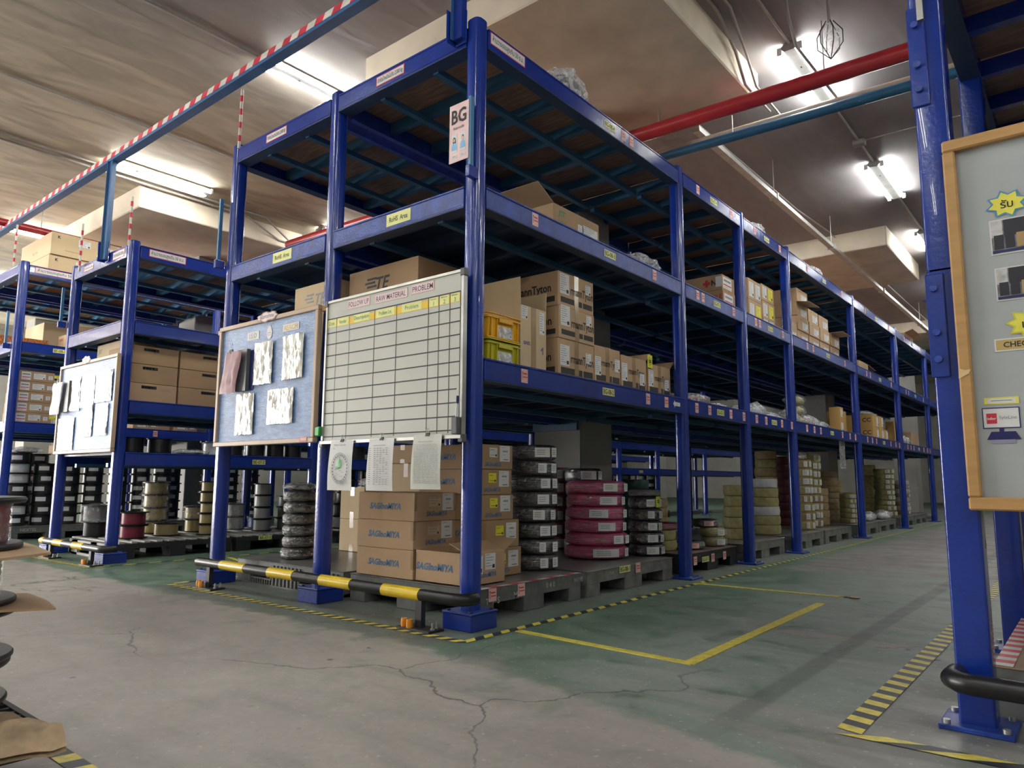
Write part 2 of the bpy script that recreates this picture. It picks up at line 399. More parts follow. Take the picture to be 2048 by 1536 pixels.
# ---------------------------------------------------------------- ceiling services
def lamp_proto():
    t=thing('fluorescent_fixture','x','ceiling light',(0,0,CZ-.03))
    b=M(); b.add([(-.03,-.62,.03),(.03,-.62,.03),(.075,-.62,-.01),(.045,-.62,-.05),(-.045,-.62,-.05),(-.075,-.62,-.01),
                  (-.03,.62,.03),(.03,.62,.03),(.075,.62,-.01),(.045,.62,-.05),(-.045,.62,-.05),(-.075,.62,-.01)],
                 [[0,1,2,3,4,5],[11,10,9,8,7,6]]+[[i,(i+1)%6+0,(i+1)%6+6,i+6] for i in range(6)],BODY)
    b.box(-.006,.006,-.3,-.28,-.053,-.05,INK)
    b.box(-.05,.05,-.615,.615,-.012,-.006,BODY)
    b.obj('housing',t)
    for s in (-1,1):
        for e in (-1,1):
            k=M(); k.cbox(s*.085-.02,s*.085+.02,e*.61-.012,e*.61+.012,-.065,.0,WHITE); k.obj('lamp_holder',t)
        u=M(); u.tube([(s*.085,-.595,-.05),(s*.085,.595,-.05)],.0135,TUBEM,10); u.obj('fluorescent_tube',t)
    return t
lp=lamp_proto(); used=False
LROWS=[(-9.75,[.98,4.6,8.2,11.8]),(-6.15,[.98,3.95,7.0,10.5,14,17.5]),(-2.9,[1.03,4.3,7.4,10.8,14.2,17.5]),(.8,[-2.9,3.7,6.65,9.6,12.7,15.8,19]),(4.6,[-2.2,1.2,4.6,8.2,12,16]),
       (-2.9,[-2.4,-4.9,-7.4]),(-6.15,[-2.4,-4.9,-7.4]),(-9.75,[-2.4,-5.5]),(.8,[-5.4,-7.8]),(4.6,[-4.6,-7.2]),(8.1,[-6.5,-3.5,-.5,3,6.5]),(-13.2,[-3,0.9,4.6,8.2]),]  # unseen lamp rows, mostly behind the camera, added to brighten and even the light
LN={(.8,3.7):'twin tube ceiling light crossed by the red and blue pipes',(.8,6.65):'twin tube ceiling light in clear view over the right aisle',(.8,9.6):'ceiling light just peeking out beside the near right post',
    (-2.9,1.03):'long twin tube light above the top shelf with RoHS labels',(-6.15,.98):'bright twin tube light under the striped overhead beam',(-6.15,3.95):'small far twin tube light seen between the two front posts',
    (-9.75,.98):'ceiling light behind the red pipe at the left edge'}
for lx,ys in LROWS:
    for ly in ys:
        lab=LN.get((lx,ly),'twin tube ceiling light in the other rows, some added out of view')
        g=None if (lx,ly) in LN else 'remaining ceiling lights'
        if not used: lp.location=(lx,ly,CZ-.03); lp['label']=lab; used=True
        else:
            o=clone(lp,(lx,ly,CZ-.03),label=lab)
            if g: o['group']=g
            elif 'group' in o: del o['group']
def pipe(name,label,pts,r,mt,cat='pipe',n=16,clamps=()):
    t=thing(name,label,cat); m=M(); m.tube(pts,r,mt,n); m.obj('pipe_run',t)
    for (p,q) in clamps:
        k=M(); k.tube([p,q],.006,STEEL,6); k.obj('hanger_rod',t)
    return t
pipe('sprinkler_pipe','thick red fire pipe crossing under the concrete drop panel',[(-6,2.72,4.0),(9.5,3.25,4.0)],.068,REDP,clamps=[((-.35,2.9,4.0),(-.35,2.9,4.2)),((1.1,2.97,4.0),(1.1,2.97,4.5))])
pipe('water_pipe','blue pipe running just below the thick red pipe',[(-6,2.95,3.83),(9.5,3.45,3.83)],.042,BLUEP,clamps=[((.25,3.15,3.83),(.25,3.15,4.2))])
pipe('cable_conduit','cream conduit between the red and the blue pipe',[(-6,3.05,3.93),(9.5,3.5,3.93)],.022,CREAM)
pipe('sprinkler_pipe','red fire pipe above the cartons on the far left rack',[(-8.1,-8.5,4.0),(-8.1,20,4.0)],.05,REDP,clamps=[((-8.1,.33,4.0),(-8.1,.33,4.5))])
t=thing('cable_trunking','straight pale metal trunking hung above the long aisle rack','trunking')
m=M(); m.box(-.155,-.085,3.2,24,4.02,4.07,STEEL); m.obj('trunking_run',t)
for yy in (5.3,7.6,10.6,14,18):
    k=M(); k.tube([(-.12,yy,4.06),(-.12,yy,4.5)],.005,STEEL,6); k.box(-.17,-.07,yy-.015,yy+.015,4.01,4.08,STEEL); k.obj('hanger_rod',t)
m=M(); m.tube([(-.42,3.2,4.47),(-.38,7,4.47),(-.3,8.2,4.47),(-.25,24,4.47)],.012,CONDUIT,6); o=m.obj('ceiling_conduit'); tag(o,'thin wavy conduit on the ceiling beside the metal trunking','conduit')
def cond(label,pts,r=.011):
    m=M(); m.tube(pts,r,CONDUIT,8); return tag(m.obj('ceiling_conduit'),label,'conduit')
cond('conduit linking the ceiling lights over the right aisle',[(.8,-1.5,CZ-.015),(.8,24,CZ-.015)],.012)
cond('bent conduit hugging the side of the big drop panel',[(.52,1.0,CZ-.02),(.5,2.3,CZ-.02),(.46,2.75,CZ-.12),(.44,3.0,CZ-.3),(.44,3.6,CZ-.3)],.014)
cond('second bent conduit beside the big drop panel',[(.60,1.2,CZ-.02),(.60,2.3,CZ-.02),(.50,2.9,CZ-.1),(.48,3.15,CZ-.26),(.48,3.8,CZ-.28)],.012)
cond('conduit linking the lights above the front rack',[(-2.95,-3,CZ-.015),(-2.95,20,CZ-.015)],.010)
cond('conduit across the ceiling left of the tall rack',[(-5.05,-3,CZ-.015),(-5.05,1.2,CZ-.015),(-5.2,20,CZ-.015)],.012)
cond('pair of conduits above the low rack, inner one',[(-6.45,-3,CZ-.015),(-6.45,2.6,CZ-.02),(-6.62,3.3,CZ-.3),(-6.6,20,CZ-.3)],.014)
cond('pair of conduits above the low rack, outer one',[(-6.6,-3,CZ-.015),(-6.6,2.4,CZ-.02),(-6.7,3.0,CZ-.2),(-6.7,20,CZ-.3)],.014)
cond('cross conduit joining two junction boxes near the mid light',[(-5.05,3.4,CZ-.015),(-2.9,3.5,CZ-.015)],.012)
cond('cross conduit branching to the right aisle wall',[(.8,5.4,CZ-.015),(5,5.5,CZ-.015)],.01)
cond('loose hanging cable in front of the red pipe',[(1.02,2.3,CZ),(.98,2.5,4.35),(.97,2.7,4.2),(1.05,3.0,4.06),(1.1,3.3,3.98)],.012)
for (a,b_),lab in (((.8,5.4),'small junction box between two aisle ceiling lights'),((-5.05,3.4),'small junction box left of the tall rack posts')):
    m=M(); m.cbox(a-.06,a+.06,b_-.05,b_+.05,CZ-.06,CZ,CONDUIT,.006); tag(m.obj('junction_box'),lab,'junction box')
t=thing('caged_lamp','round glass lamp in a wire cage above the red pipe','lamp',(1.215,2.74,4.17))
m=M(); m.tube([(0,0,.38),(0,0,.14)],.012,CONDUIT,8); m.obj('stem',t)
m=M(); m.lathe([(.03,.14),(.05,.12),(.075,.06),(.08,-.02),(.06,-.10),(.0,-.13)],GLASS,20,caps=False); m.obj('glass_bulb',t)
m=M()
for k in range(6):
    a=k*math.pi/3; m.tube([(.03*math.cos(a),.03*math.sin(a),.15),(.095*math.cos(a),.095*math.sin(a),.05),(.095*math.cos(a),.095*math.sin(a),-.05),(0,0,-.16)],.004,BLACKM,5)
m.obj('wire_cage',t)

# ---------------------------------------------------------------- racks
def rounded(cx,cy,h,r,n=5):
    p=[]
    for (sx,sy,a0) in ((1,1,0),(-1,1,90),(-1,-1,180),(1,-1,270)):
        for k in range(n+1):
            a=math.radians(a0+90*k/n); p.append((cx+sx*(h-r)+r*math.cos(a),cy+sy*(h-r)+r*math.sin(a)))
    return p
def post(root,x,y,top,foot,lab=None,r=None,h=.05):
    r=r or (.010 if x>2 else .036)
    m=M(); m.prism(rounded(x,y,h,r),.01,top,BLUE,True); m.prism(rounded(x,y,h*.93,r*.9),top,top+.006,BLUE,True)
    p=m.obj('post',root)
    f=M()
    if foot=='box':
        f.cbox(x-.1,x+.1,y-.1,y+.1,0,.082,BLUE,.004); f.cbox(x-.103,x+.103,y-.103,y+.103,.082,.092,BLUED,.002)
        for sx in (-1,1):
            for sy in (-1,1): f.lathe([(.011,0),(.011,.006)],BLACKM,8,(x+sx*.078,y+sy*.078,.092))
    else:
        f.cbox(x-.1,x+.1,y-.1,y+.1,0,.016,BLUED,.003)
        for sx in (-1,1):
            for sy in (-1,1): f.lathe([(.011,0),(.011,.012)],STEEL,8,(x+sx*.078,y+sy*.078,.016))
    f.obj('foot',p)
    return p
RH=.12
def rail_x(root,x,y0,y1,z,worn=False,s=1):
    """rail along Y, outer face toward s*X at x, top at z"""
    mt=BLUED if worn else BLUE; m=M(); xa=x-s*.045
    m.cbox(min(x,xa),max(x,xa),y0,y1,z-RH,z-.012,mt,.003); m.cbox(min(x+s*.004,xa),max(x+s*.004,xa),y0,y1,z-.012,z,mt,.003)
    m.box(min(x,x-s*.085),max(x,x-s*.085),y0,y1,z-RH-.004,z-RH,DARKB)
    return m.obj('rail',root)
def rail_y(root,y,x0,x1,z,worn=False):
    mt=BLUED if worn else BLUE; m=M()
    m.cbox(x0,x1,y,y+.045,z-RH,z-.012,mt,.003); m.cbox(x0,x1,y-.004,y+.045,z-.012,z,mt,.003)
    m.plate(FYm(y),x0+.02,x1-.02,z-.108,z-.104,mt,0,.002); m.box(x0,x1,y,y+.10,z-RH-.004,z-RH,DARKB)
    return m.obj('rail',root)
def deck(root,x0,x1,y0,y1,z,board,frame):
    x0,x1=min(x0,x1),max(x0,x1); m=M(); m.box(x0,x1,y0,y1,z-.024,z-.006,board); d=m.obj('shelf',root)
    x0,x1=min(x0,x1),max(x0,x1); f=M(); nj=max(2,round((y1-y0)/.42))
    for k in range(1,nj):
        y=y0+(y1-y0)*k/nj; f.box(x0,x1,y-.004,y+.004,z-.095,z-.024,frame); f.box(x0,x1,y-.004,y+.045,z-.1,z-.094,frame)
    for x in (x0+.30*(x1-x0),x0+.7*(x1-x0)) if board is not DARKB else (x0+.3,x1-.3):
        f.box(x-.022,x+.022,y0+.03,y1-.03,z-.135,z-.098,JOIST)
    f.obj('shelf_frame',d)
    return d
def rack(name,label,xr,xl,ys,levels,top,midpost=True,under=None,worn_levels=(),frame=JOIST,front_levels=None,feet_after='plate',deck_skip=(),name_foot=True):
    """xr/xl post centre lines, ys post rows (front first)"""
    root=thing(name,label,'pallet rack'); R={}
    for i,y in enumerate(ys):
        ft='box' if i==0 and name_foot else feet_after
        post(root,xr,y,top,ft); post(root,xl,y,top,ft)
    if midpost: post(root,(xr+xl)/2,ys[0],top,'box')
    if midpost:
        for y in ys[3::3]: post(root,(xr+xl)/2,y,top,'plate')
    fx=[xl,(xr+xl)/2,xr] if midpost else [xl,xr]
    for li,z in enumerate(levels):
        wl=li in worn_levels
        if front_levels is None or li in front_levels:
            for a,b_ in zip(fx,fx[1:]): R['f',li,a]=rail_y(root,ys[0]-.046,a+.045,b_-.045,z,wl)
        for i,(a,b_) in enumerate(zip(ys,ys[1:])):
            R['r',li,i]=rail_x(root,xr+.046,a+.045,b_-.045,z,wl,1)
            R['l',li,i]=rail_x(root,xl-.046,a+.045,b_-.045,z,wl,-1)
            c=M(); c.box(xl+.05,xr-.05,b_-.02,b_+.02,z-.11,z-.03,frame); c.obj('cross_beam',root)
            bd,fr=(under or {}).get(li,(DARKB,DARKB))
            if (li,i) in deck_skip: continue
            if midpost:
                mx=(xl+xr)/2
                deck(root,mx+.05,xr-.002,a,b_-.02,z,bd,fr); deck(root,xl+.002,mx-.05,a,b_-.02,z,bd,fr)
                if i>0 or True:
                    for sg in (-1,1):
                        c=M(); c.box(mx+sg*.05-.003,mx+sg*.05+.003,a+.05,b_-.03,z-.15,z-.01,BLUED); c.box(mx+sg*.05-(.0 if sg>0 else .04),mx+sg*.05+(.04 if sg>0 else 0),a+.05,b_-.03,z-.156,z-.15,BLUED); c.obj('inner_rail',root)
            else: deck(root,xl+.002,xr-.002,a,b_-.02,z,bd,fr)
    return root,R
H4,H3,H2=3.342,2.3825,1.413
YS=[0,2.5,3.832,5.175,7.90,10.637,13.345,16.05]
main,MR=rack('storage_rack','tall blue storage rack in the centre with the white grid board on its end',0,-2.531,YS,[H2,H3,H4],H4+.03,
      under={2:(PLY,JOIST),1:(DARKB,DARKB),0:(DARKB,DARKB)},worn_levels=(1,),front_levels=(1,2))
low,LR=rack('storage_rack','lower blue rack left of the aisle with a small notice board',-4.37,-5.72,[0,2.1,4.3,6.5,8.85,10.35,12.6,15],[.99,1.47,2.22,2.95],2.98,midpost=False,
      under={3:(PLY,BEAMB),2:(DARKB,DARKB)},frame=BEAMB,front_levels=(2,3))
farr,FR=rack('storage_rack','tall blue rack at the far left behind the low rack',-7.45,-9.98,YS,[H2,H3,H4],H4+.03,
      under={2:(PLY,BEAMB),1:(PLY,BEAMB)},frame=BEAMB)
right,RR=rack('storage_rack','near blue rack at the right edge carrying the wood framed board',2.235,4.77,[-.08,1.235,2.5],[1.47,2.87],2.9,midpost=False,
      under={1:(PLY,BLUE),0:(DARKB,DARKB)},frame=BLUE,name_foot=False)
for z0,z1 in ((2.05,2.42),(1.1,1.45)):
    m=M(); m.cbox(2.18,2.235,-.139,-.131,z0,z1,BLUE,.003)
    for q in (.06,.15,.30): m.lathe([(.012,0),(.010,.012)],BLUED,10,(0,0,0)) if False else m.tube([(2.205,-.139,z0+q),(2.205,-.152,z0+q)],.012,BLUED,8)
    m.obj('splice_plate',right)
m=M(); m.box(2.215,2.235,-.15,-.131,2.36,2.9,STEEL); m.obj('slotted_strip',right)
m=M(); m.box(-1.49,-1.0,2.47,2.498,1.20,1.30,JOIST); m.obj('cross_beam',main)

# stickers on the rails
def sticker(parent,F,u0,u1,v0,v1,kind,txt=None,name='sticker'):
    m=M()
    if kind=='loc':
        m.plate(F,u0,u1,v0,v1,PYEL); m.text(F,txt,(u0+u1)/2,(v0+v1)/2,(v1-v0)*.95,INK,d=.0016,bold=.012,wmax=(u1-u0)*.86)
        lab='yellow location label reading '+txt
    elif kind=='pink':
        m.plate(F,u0,u1,v0,v1,PINK); w=u1-u0; h=v1-v0
        m.plate(F,u0+w*.14,u0+w*.18,v0+h*.2,v0+h*.75,INK,.001,.0014); m.poly(F,[(u0+w*.08,v0+h*.7),(u0+w*.24,v0+h*.7),(u0+w*.16,v0+h*.85)],INK)
        m.plate(F,u0+w*.28,u0+w*.85,v0+h*.62,v0+h*.72,INKR,.001,.0014); m.plate(F,u0+w*.28,u0+w*.92,v0+h*.38,v0+h*.46,INKR,.001,.0014)
        lab='small pink sticker with an arrow'
    elif kind=='thai':
        m.plate(F,u0,u1,v0,v1,INKR); m.plate(F,u0+.006,u1-.006,v0+.006,v1-.006,WHITE,.001,.0014)
        m.text(F,txt,(u0+u1)/2,(v0+v1)/2,(v1-v0)*.62,INK,d=.002,bold=.01,wmax=(u1-u0)*.88); lab='white sticker with red border and black lettering'
    elif kind=='green':
        m.plate(F,u0,u1,v0,v1,PYEL); m.text(F,txt,(u0+u1)/2,(v0+v1)/2,(v1-v0)*.6,INK,d=.002,bold=.008,wmax=(u1-u0)*.75); lab='pale green sign reading '+txt
    elif kind=='arrow':
        m.poly(F,[(u0,(v0+v1)/2),(u0+.03,v1),(u0+.03,v1-.015),(u1,v1-.015),(u1,v0+.015),(u0+.03,v0+.015),(u0+.03,v0)],WHITE,.001)
        m.text(F,'ซ้าย',(u0+u1)/2+.01,(v0+v1)/2,.02,INKGR,d=.0016,wmax=(u1-u0)*.6); lab='white arrow sticker'
    o=m.obj(name,parent); o['label']=lab; return o
FA=FXp(.047); HT_='ห้ามวางของสูงเกิน 50 ซ.ม.'; WT_='จำกัดน้ำหนักไม่เกิน 2,000 kg'
def bay_labels(li,i,z,locs,pinks,F=FA,RK=MR,side='r'):
    for y,t in locs: sticker(RK[side,li,i],F,y-.075,y+.075,z-.088,z-.038,'loc',t,'location_label')
    for y in pinks: sticker(RK[side,li,i],F,y-.03,y+.03,z-.10,z-.02,'pink',name='pink_sticker')
sticker(MR['r',2,0],FA,.06,.385,H4-.085,H4-.01,'thai',HT_,'warning_sticker')
bay_labels(2,0,H4,[(1.37,'BG-08-4')],[1.56,1.68]); bay_labels(1,0,H3,[(1.35,'BG-08-3')],[.49,2.0]); bay_labels(0,0,H2,[(1.31,'BG-08-2')],[.39,1.86,2.15])
sticker(MR['r',0,0],FA,2.26,2.38,H2-.09,H2-.03,'arrow',name='arrow_sticker')
for i,n in ((1,'07'),(2,'06'),(3,'05'),(4,'04'),(5,'03')):
    a,b_=YS[i],YS[i+1]; c=(a+b_)/2; w=b_-a
    bay_labels(2,i,H4,[(c,'BG-%s-4'%n)],[a+w*.25,b_-w*.2]); bay_labels(1,i,H3,[(c,'BG-%s-3'%n)],[a+w*.2,a+w*.28,b_-w*.22])
    bay_labels(0,i,H2,[(c,'BG-%s-2'%n)],[a+w*.14,a+w*.33,b_-w*.33,b_-w*.1]+([a+w*.24,b_-w*.2] if w>2 else []))
FF=FYm(-.047)
ch=[k for k in MR if k[0]=='f']
fl={(k[1],round(k[2],2)):MR[k] for k in ch}
sticker(fl[2,-1.27],FF,-.83,-.565,H4-.088,H4-.022,'thai',WT_,'warning_sticker'); sticker(fl[2,-2.53],FF,-2.09,-1.825,H4-.088,H4-.022,'thai',WT_,'warning_sticker')
sticker(fl[1,-1.27],FF,-.69,-.475,H3-.095,H3-.02,'green','RoHS  Area','area_sign'); sticker(fl[1,-2.53],FF,-1.92,-1.69,H3-.095,H3-.02,'green','RoHS  Area','area_sign')
FL=FXp(-4.37+.047)
sticker(LR['r',3,0],FL,.12,.48,2.95-.09,2.95-.015,'thai',HT_,'warning_sticker')
sticker(LR['f',3,-5.72],FF,-5.42,-5.18,2.95-.09,2.95-.03,'thai',WT_,'warning_sticker'); sticker(LR['f',3,-5.72],FF,-4.72,-4.46,2.95-.1,2.95-.02,'thai',WT_,'warning_sticker')
bay_labels(0,0,.99,[(1.40,'BE-07-2')],[],FL,LR); bay_labels(0,4,.99,[(9.6,'BE-03-2')],[],FL,LR)
FB=FXp(-7.45+.047)
sticker(FR['r',2,0],FB,.1,.62,H4-.09,H4-.015,'thai',HT_,'warning_sticker'); bay_labels(2,0,H4,[],[.70],FB,FR); bay_labels(1,0,H3,[(.45,'BF-08-3')],[],FB,FR)
bay_labels(0,0,H2,[(.95,'BF-08-2')],[1.7],FB,FR)

# overhead striped beam with its two stub columns
t=thing('overhead_beam','long blue overhead beam with red and white striped tape on top','beam')
m=M(); BX0,BX1=-11.0,3.4; BZ=3.945; OB=mat('overhead beam blue',(.045,.13,.30),.35); m.box(BX0,BX1,-.075,-.035,BZ-.05,BZ+.03,OB); m.box(BX0,BX1,-.1,-.02,BZ-.055,BZ-.048,OB); m.obj('beam_channel',t)
m=M(); k=0; x=BX0
while x<BX1-.01:
    m.add([(x,-.078,BZ+.0),(x+.1,-.078,BZ+.0),(x+.13,-.078,BZ+.05),(x+.03,-.078,BZ+.05),(x,-.03,BZ+.0),(x+.1,-.03,BZ+.0),(x+.13,-.03,BZ+.05),(x+.03,-.03,BZ+.05)],
          [(0,1,2,3),(7,6,5,4),(3,2,6,7),(0,3,7,4),(1,0,4,5),(2,1,5,6)],TAPER if k%2 else TAPEW); x+=.1; k+=1
m.obj('striped_tape',t)
for px,z0 in ((-4.84,2.86),(-.075,3.24)):
    m=M(); m.box(px-.035,px+.035,-.09,-.05,z0+.02,BZ-.05,OB if px<-1 else BLUE); m.box(px-.035,px-.03,-.11,-.05,z0+.02,BZ-.05,OB); p=m.obj('stub_column',t)
    g=M(); g.cbox(px-.045,px+.045,-.062,-.051,z0-.0,z0+.2,BLUE,.004); g.cbox(px-.052,px-.042,-.13,-.05,z0+.0,z0+.2,BLUE,.004)
    for q in (.03,.08,.13,.17): g.lathe([(.008,-.005),(.008,.0)],STEEL,8,(px,-.064,z0+q))
    g.obj('fixing_plate',p)
    g=M()
    for k in range(9): 
        z=z0+.05+k*.07
        if z+.07<BZ-.06: g.box(px-.0385,px-.036,-.09,-.05,z,z+.07,TAPER if k%2 else TAPEW)
    g.obj('striped_tape',p)
# striped marker poles
for x,z0,z1,lab in ((-2.43,3.31,3.80,'red and white striped pole at the front left corner of the tall rack'),(-4.31,2.91,3.39,'red and white striped pole on the right corner of the low rack'),
                    (-5.47,2.88,3.39,'red and white striped pole on the left corner of the low rack'),(-7.6,3.33,3.86,'leftmost red and white striped pole on the far rack')):
    t=thing('marker_pole',lab,'pole',(x,-.075,z0)); n=int((z1-z0)/.055)
    m=M(); m.tube([(0,0,0),(0,0,z1-z0)],.011,TAPEW,10); m.obj('rod',t)
    m=M()
    for k in range(1,n,2): m.tube([(0,0,k*.055),(0,0,k*.055+.05)],.0118,TAPER,10)
    m.obj('red_band',t)
# slotted sign holders
def holder(x,z0,z1,label):
    t=thing('sign_holder',label,'sign holder',(x,-.08,z0))
    m=M(); m.box(-.010,.008,-.03,-.004,.05,z1-z0,BEAMB); m.obj('holder_bar',t)
    m=M(); m.cbox(-.016,.016,-.045,.03,-.01,.055,BLUE,.003); m.obj('holder_socket',t); return t
t=holder(.052,2.40,2.86,'upright light blue holder with the pink BG sign on the corner post')
m=M(); F=FYm(-.03,-.14,.1)
m.plate(F,-.01,.135,0,.34,mat('pink sign card',(.82,.58,.58),.5),0,.004); m.text(F,'BG',.0625,.265,.115,INK,d=.006,bold=.02,wmax=.115,squeeze=.8)
m.text(F,'Responsible',.0625,.195,.025,INK,d=.006,wmax=.08,slant=.2)
for cx,hair,tl in ((.03,.05,1),(.095,.02,0)):
    m.plate(F,cx-.022,cx+.022,.055,.165,WHITE,.004,.005)
    m.poly(F,[(cx-.02,.07),(cx+.02,.07),(cx+.018,.1),(cx+.008,.112),(cx-.008,.112),(cx-.018,.1)],mat('pale blue print',(.25,.5,.75),.6),.0062)
    m.poly(F,[(cx+(.011 if tl else .009)*math.cos(a),.13+.016*math.sin(a)) for a in [k*.7 for k in range(9)]],INK,.0064)
    if tl: m.plate(F,cx-.011,cx+.011,.1,.13,INK,.004,.0058)
    m.poly(F,[(cx+.0075*math.cos(a),.127+.011*math.sin(a)) for a in [k*.7 for k in range(9)]],mat('skin print',(.75,.48,.36),.6),.0068)
    m.plate(F,cx-.02,cx+.02,.02,.04,WHITE,.004,.005); m.text(F,'คุณ' if tl else 'หน',cx,.03,.015,INK,d=.006)
m.obj('sign_panel',t)['label']='pink sign panel reading BG with two small portraits'
holder(-2.60,2.38,2.93,'upright light blue sign holder left of the second tall post')
holder(-5.79,2.33,2.75,'upright light blue sign holder on the left post of the low rack')
holder(-7.53,2.30,2.75,'light blue sign holder on the far left rack post')

# ---------------------------------------------------------------- boards
def clip_(m,x,y,z,s=1):
    m.add([(x-.016*s,y,z),(x+.016*s,y,z),(x+.01*s,y,z+.018*s),(x-.01*s,y,z+.018*s),(x-.016*s,y-.012,z),(x+.016*s,y-.012,z),(x+.01*s,y-.006,z+.018*s),(x-.01*s,y-.006,z+.018*s)],
          [(0,1,2,3),(7,6,5,4),(4,5,1,0),(5,6,2,1),(6,7,3,2),(7,4,0,3)],BLACK)
    for q in (-1,1): m.tube([(x+q*.008*s,y-.006,z+.015*s),(x+q*.014*s,y-.006,z+.035*s),(x+q*.006*s,y-.006,z+.042*s),(x+q*.003*s,y-.006,z+.018*s)],.0012,STEEL,5)
t=thing('whiteboard','white grid board titled follow up raw material problem on the rack end','whiteboard',(0,0,0))
m=M(); m.box(-1.145,.03,-.118,-.10,.985,1.86,BOARDW); F=FYm(-.1185)
xs=[-1.05,-.922,-.687,-.493,-.231,-.149,-.066,.012]
for i,x in enumerate(xs):
    z1=1.755; m.plate(F,x-.0022,x+.0022,1.0,z1,INK if i>1 else INKG,0,.0006)
for k in range(11):
    z=1.757-k*.0725-.018*(k>0)
    m.plate(F,-1.135 if k>5 else -1.14,.012-(.02 if k>6 else 0),z-.0035,z+.0035,INK,0,.0007)
m.obj('writing_surface',t)
m=M()
for a in ((-1.155,-1.14,.97,1.875),(.025,.04,.97,1.875)): m.box(a[0],a[1],-.126,-.096,a[2],a[3],STEEL)
m.box(-1.155,.04,-.126,-.096,1.86,1.875,STEEL); m.box(-1.155,.04,-.135,-.096,.97,.987,STEEL); m.obj('frame',t)
for x,z in ((-1.15,1.868),(.035,1.868),(-1.15,.98),(.035,.98)):
    m=M(); m.cbox(x-.02,x+.012,-.13,-.094,z-.03,z+.012,GREYC,.003); m.obj('corner_cap',t)
for txt,a,b_,z in (('FOLLOW UP',-.945,-.735,1.822),('RAW MATERIAL',-.69,-.405,1.818),('PROBLEM',-.372,-.19,1.824)):
    m=M(); m.plate(F,a,b_,z-.028,z+.028,PINK,0,.0012); m.plate(F,a+.004,b_-.004,z-.024,z+.024,PINKP,.001,.0016); m.text(F,txt,(a+b_)/2,z,.045,mat('plum ink',(.12,.02,.05),.6),d=.002,bold=.004,wmax=(b_-a)*.9); m.obj('title_strip',t)['label']='pink title strip reading '+txt
hd=[('Date',-1.14,-1.053,0),('Vender',-1.048,-.925,.7),('Description',-.918,-.69,1),('Problem Lot.',-.684,-.496,.6),('Problem',-.49,-.234,1.2),('1',-.228,-.152,.4),('2',-.146,-.069,.4),('3',-.063,.009,.4)]
for txt,a,b_,o_ in hd:
    m=M(); m.plate(F,a,b_,1.700,1.745,mat('orange yellow strip',(.85,.55,.02),.5),0,.001) if o_ else None
    w=b_-a; q=.12*o_ if o_<1 else .2
    m.plate(F,a+w*q*.8,b_-w*q,1.702,1.752,PYEL,.001,.0016); m.text(F,txt,a+w*(.5-.1*q),1.727 if len(txt)>1 else 1.718,.033,INKGR,d=.002,bold=.006,wmax=w*.6)
    if len(txt)==1: m.text(F,'Improvement',a+w*.46,1.742,.012,INK,d=.002,wmax=w*.6)
    m.obj('column_header',t)
t=thing('marker_eraser','green board eraser clipped at the lower left corner of the grid board','eraser',(-1.175,-.13,1.02)); m=M(); m.cbox(-.018,.018,-.012,.015,0,.06,mat('green plastic',(.03,.42,.08),.5),.004); m.obj('felt_block',t)
m=M(); m.cbox(-.018,.018,-.016,-.012,.005,.055,mat('bright green plastic',(.1,.6,.15),.5),.001); m.obj('grip',t)
t=thing('marker_holder','grey clip with pens at the lower right corner of the grid board','pen holder',(.015,-.14,.99)); m=M(); m.cbox(-.02,.02,-.02,.012,0,.09,GREYC,.004); m.obj('holder_clip',t)
m=M(); m.tube([(.004,-.004,.08),(.008,-.004,.16)],.006,WHITE,8); m.tube([(.008,-.004,.16),(.010,-.004,.20)],.007,mat('navy plastic',(.01,.02,.12),.4),8); m.obj('marker_pen',t)
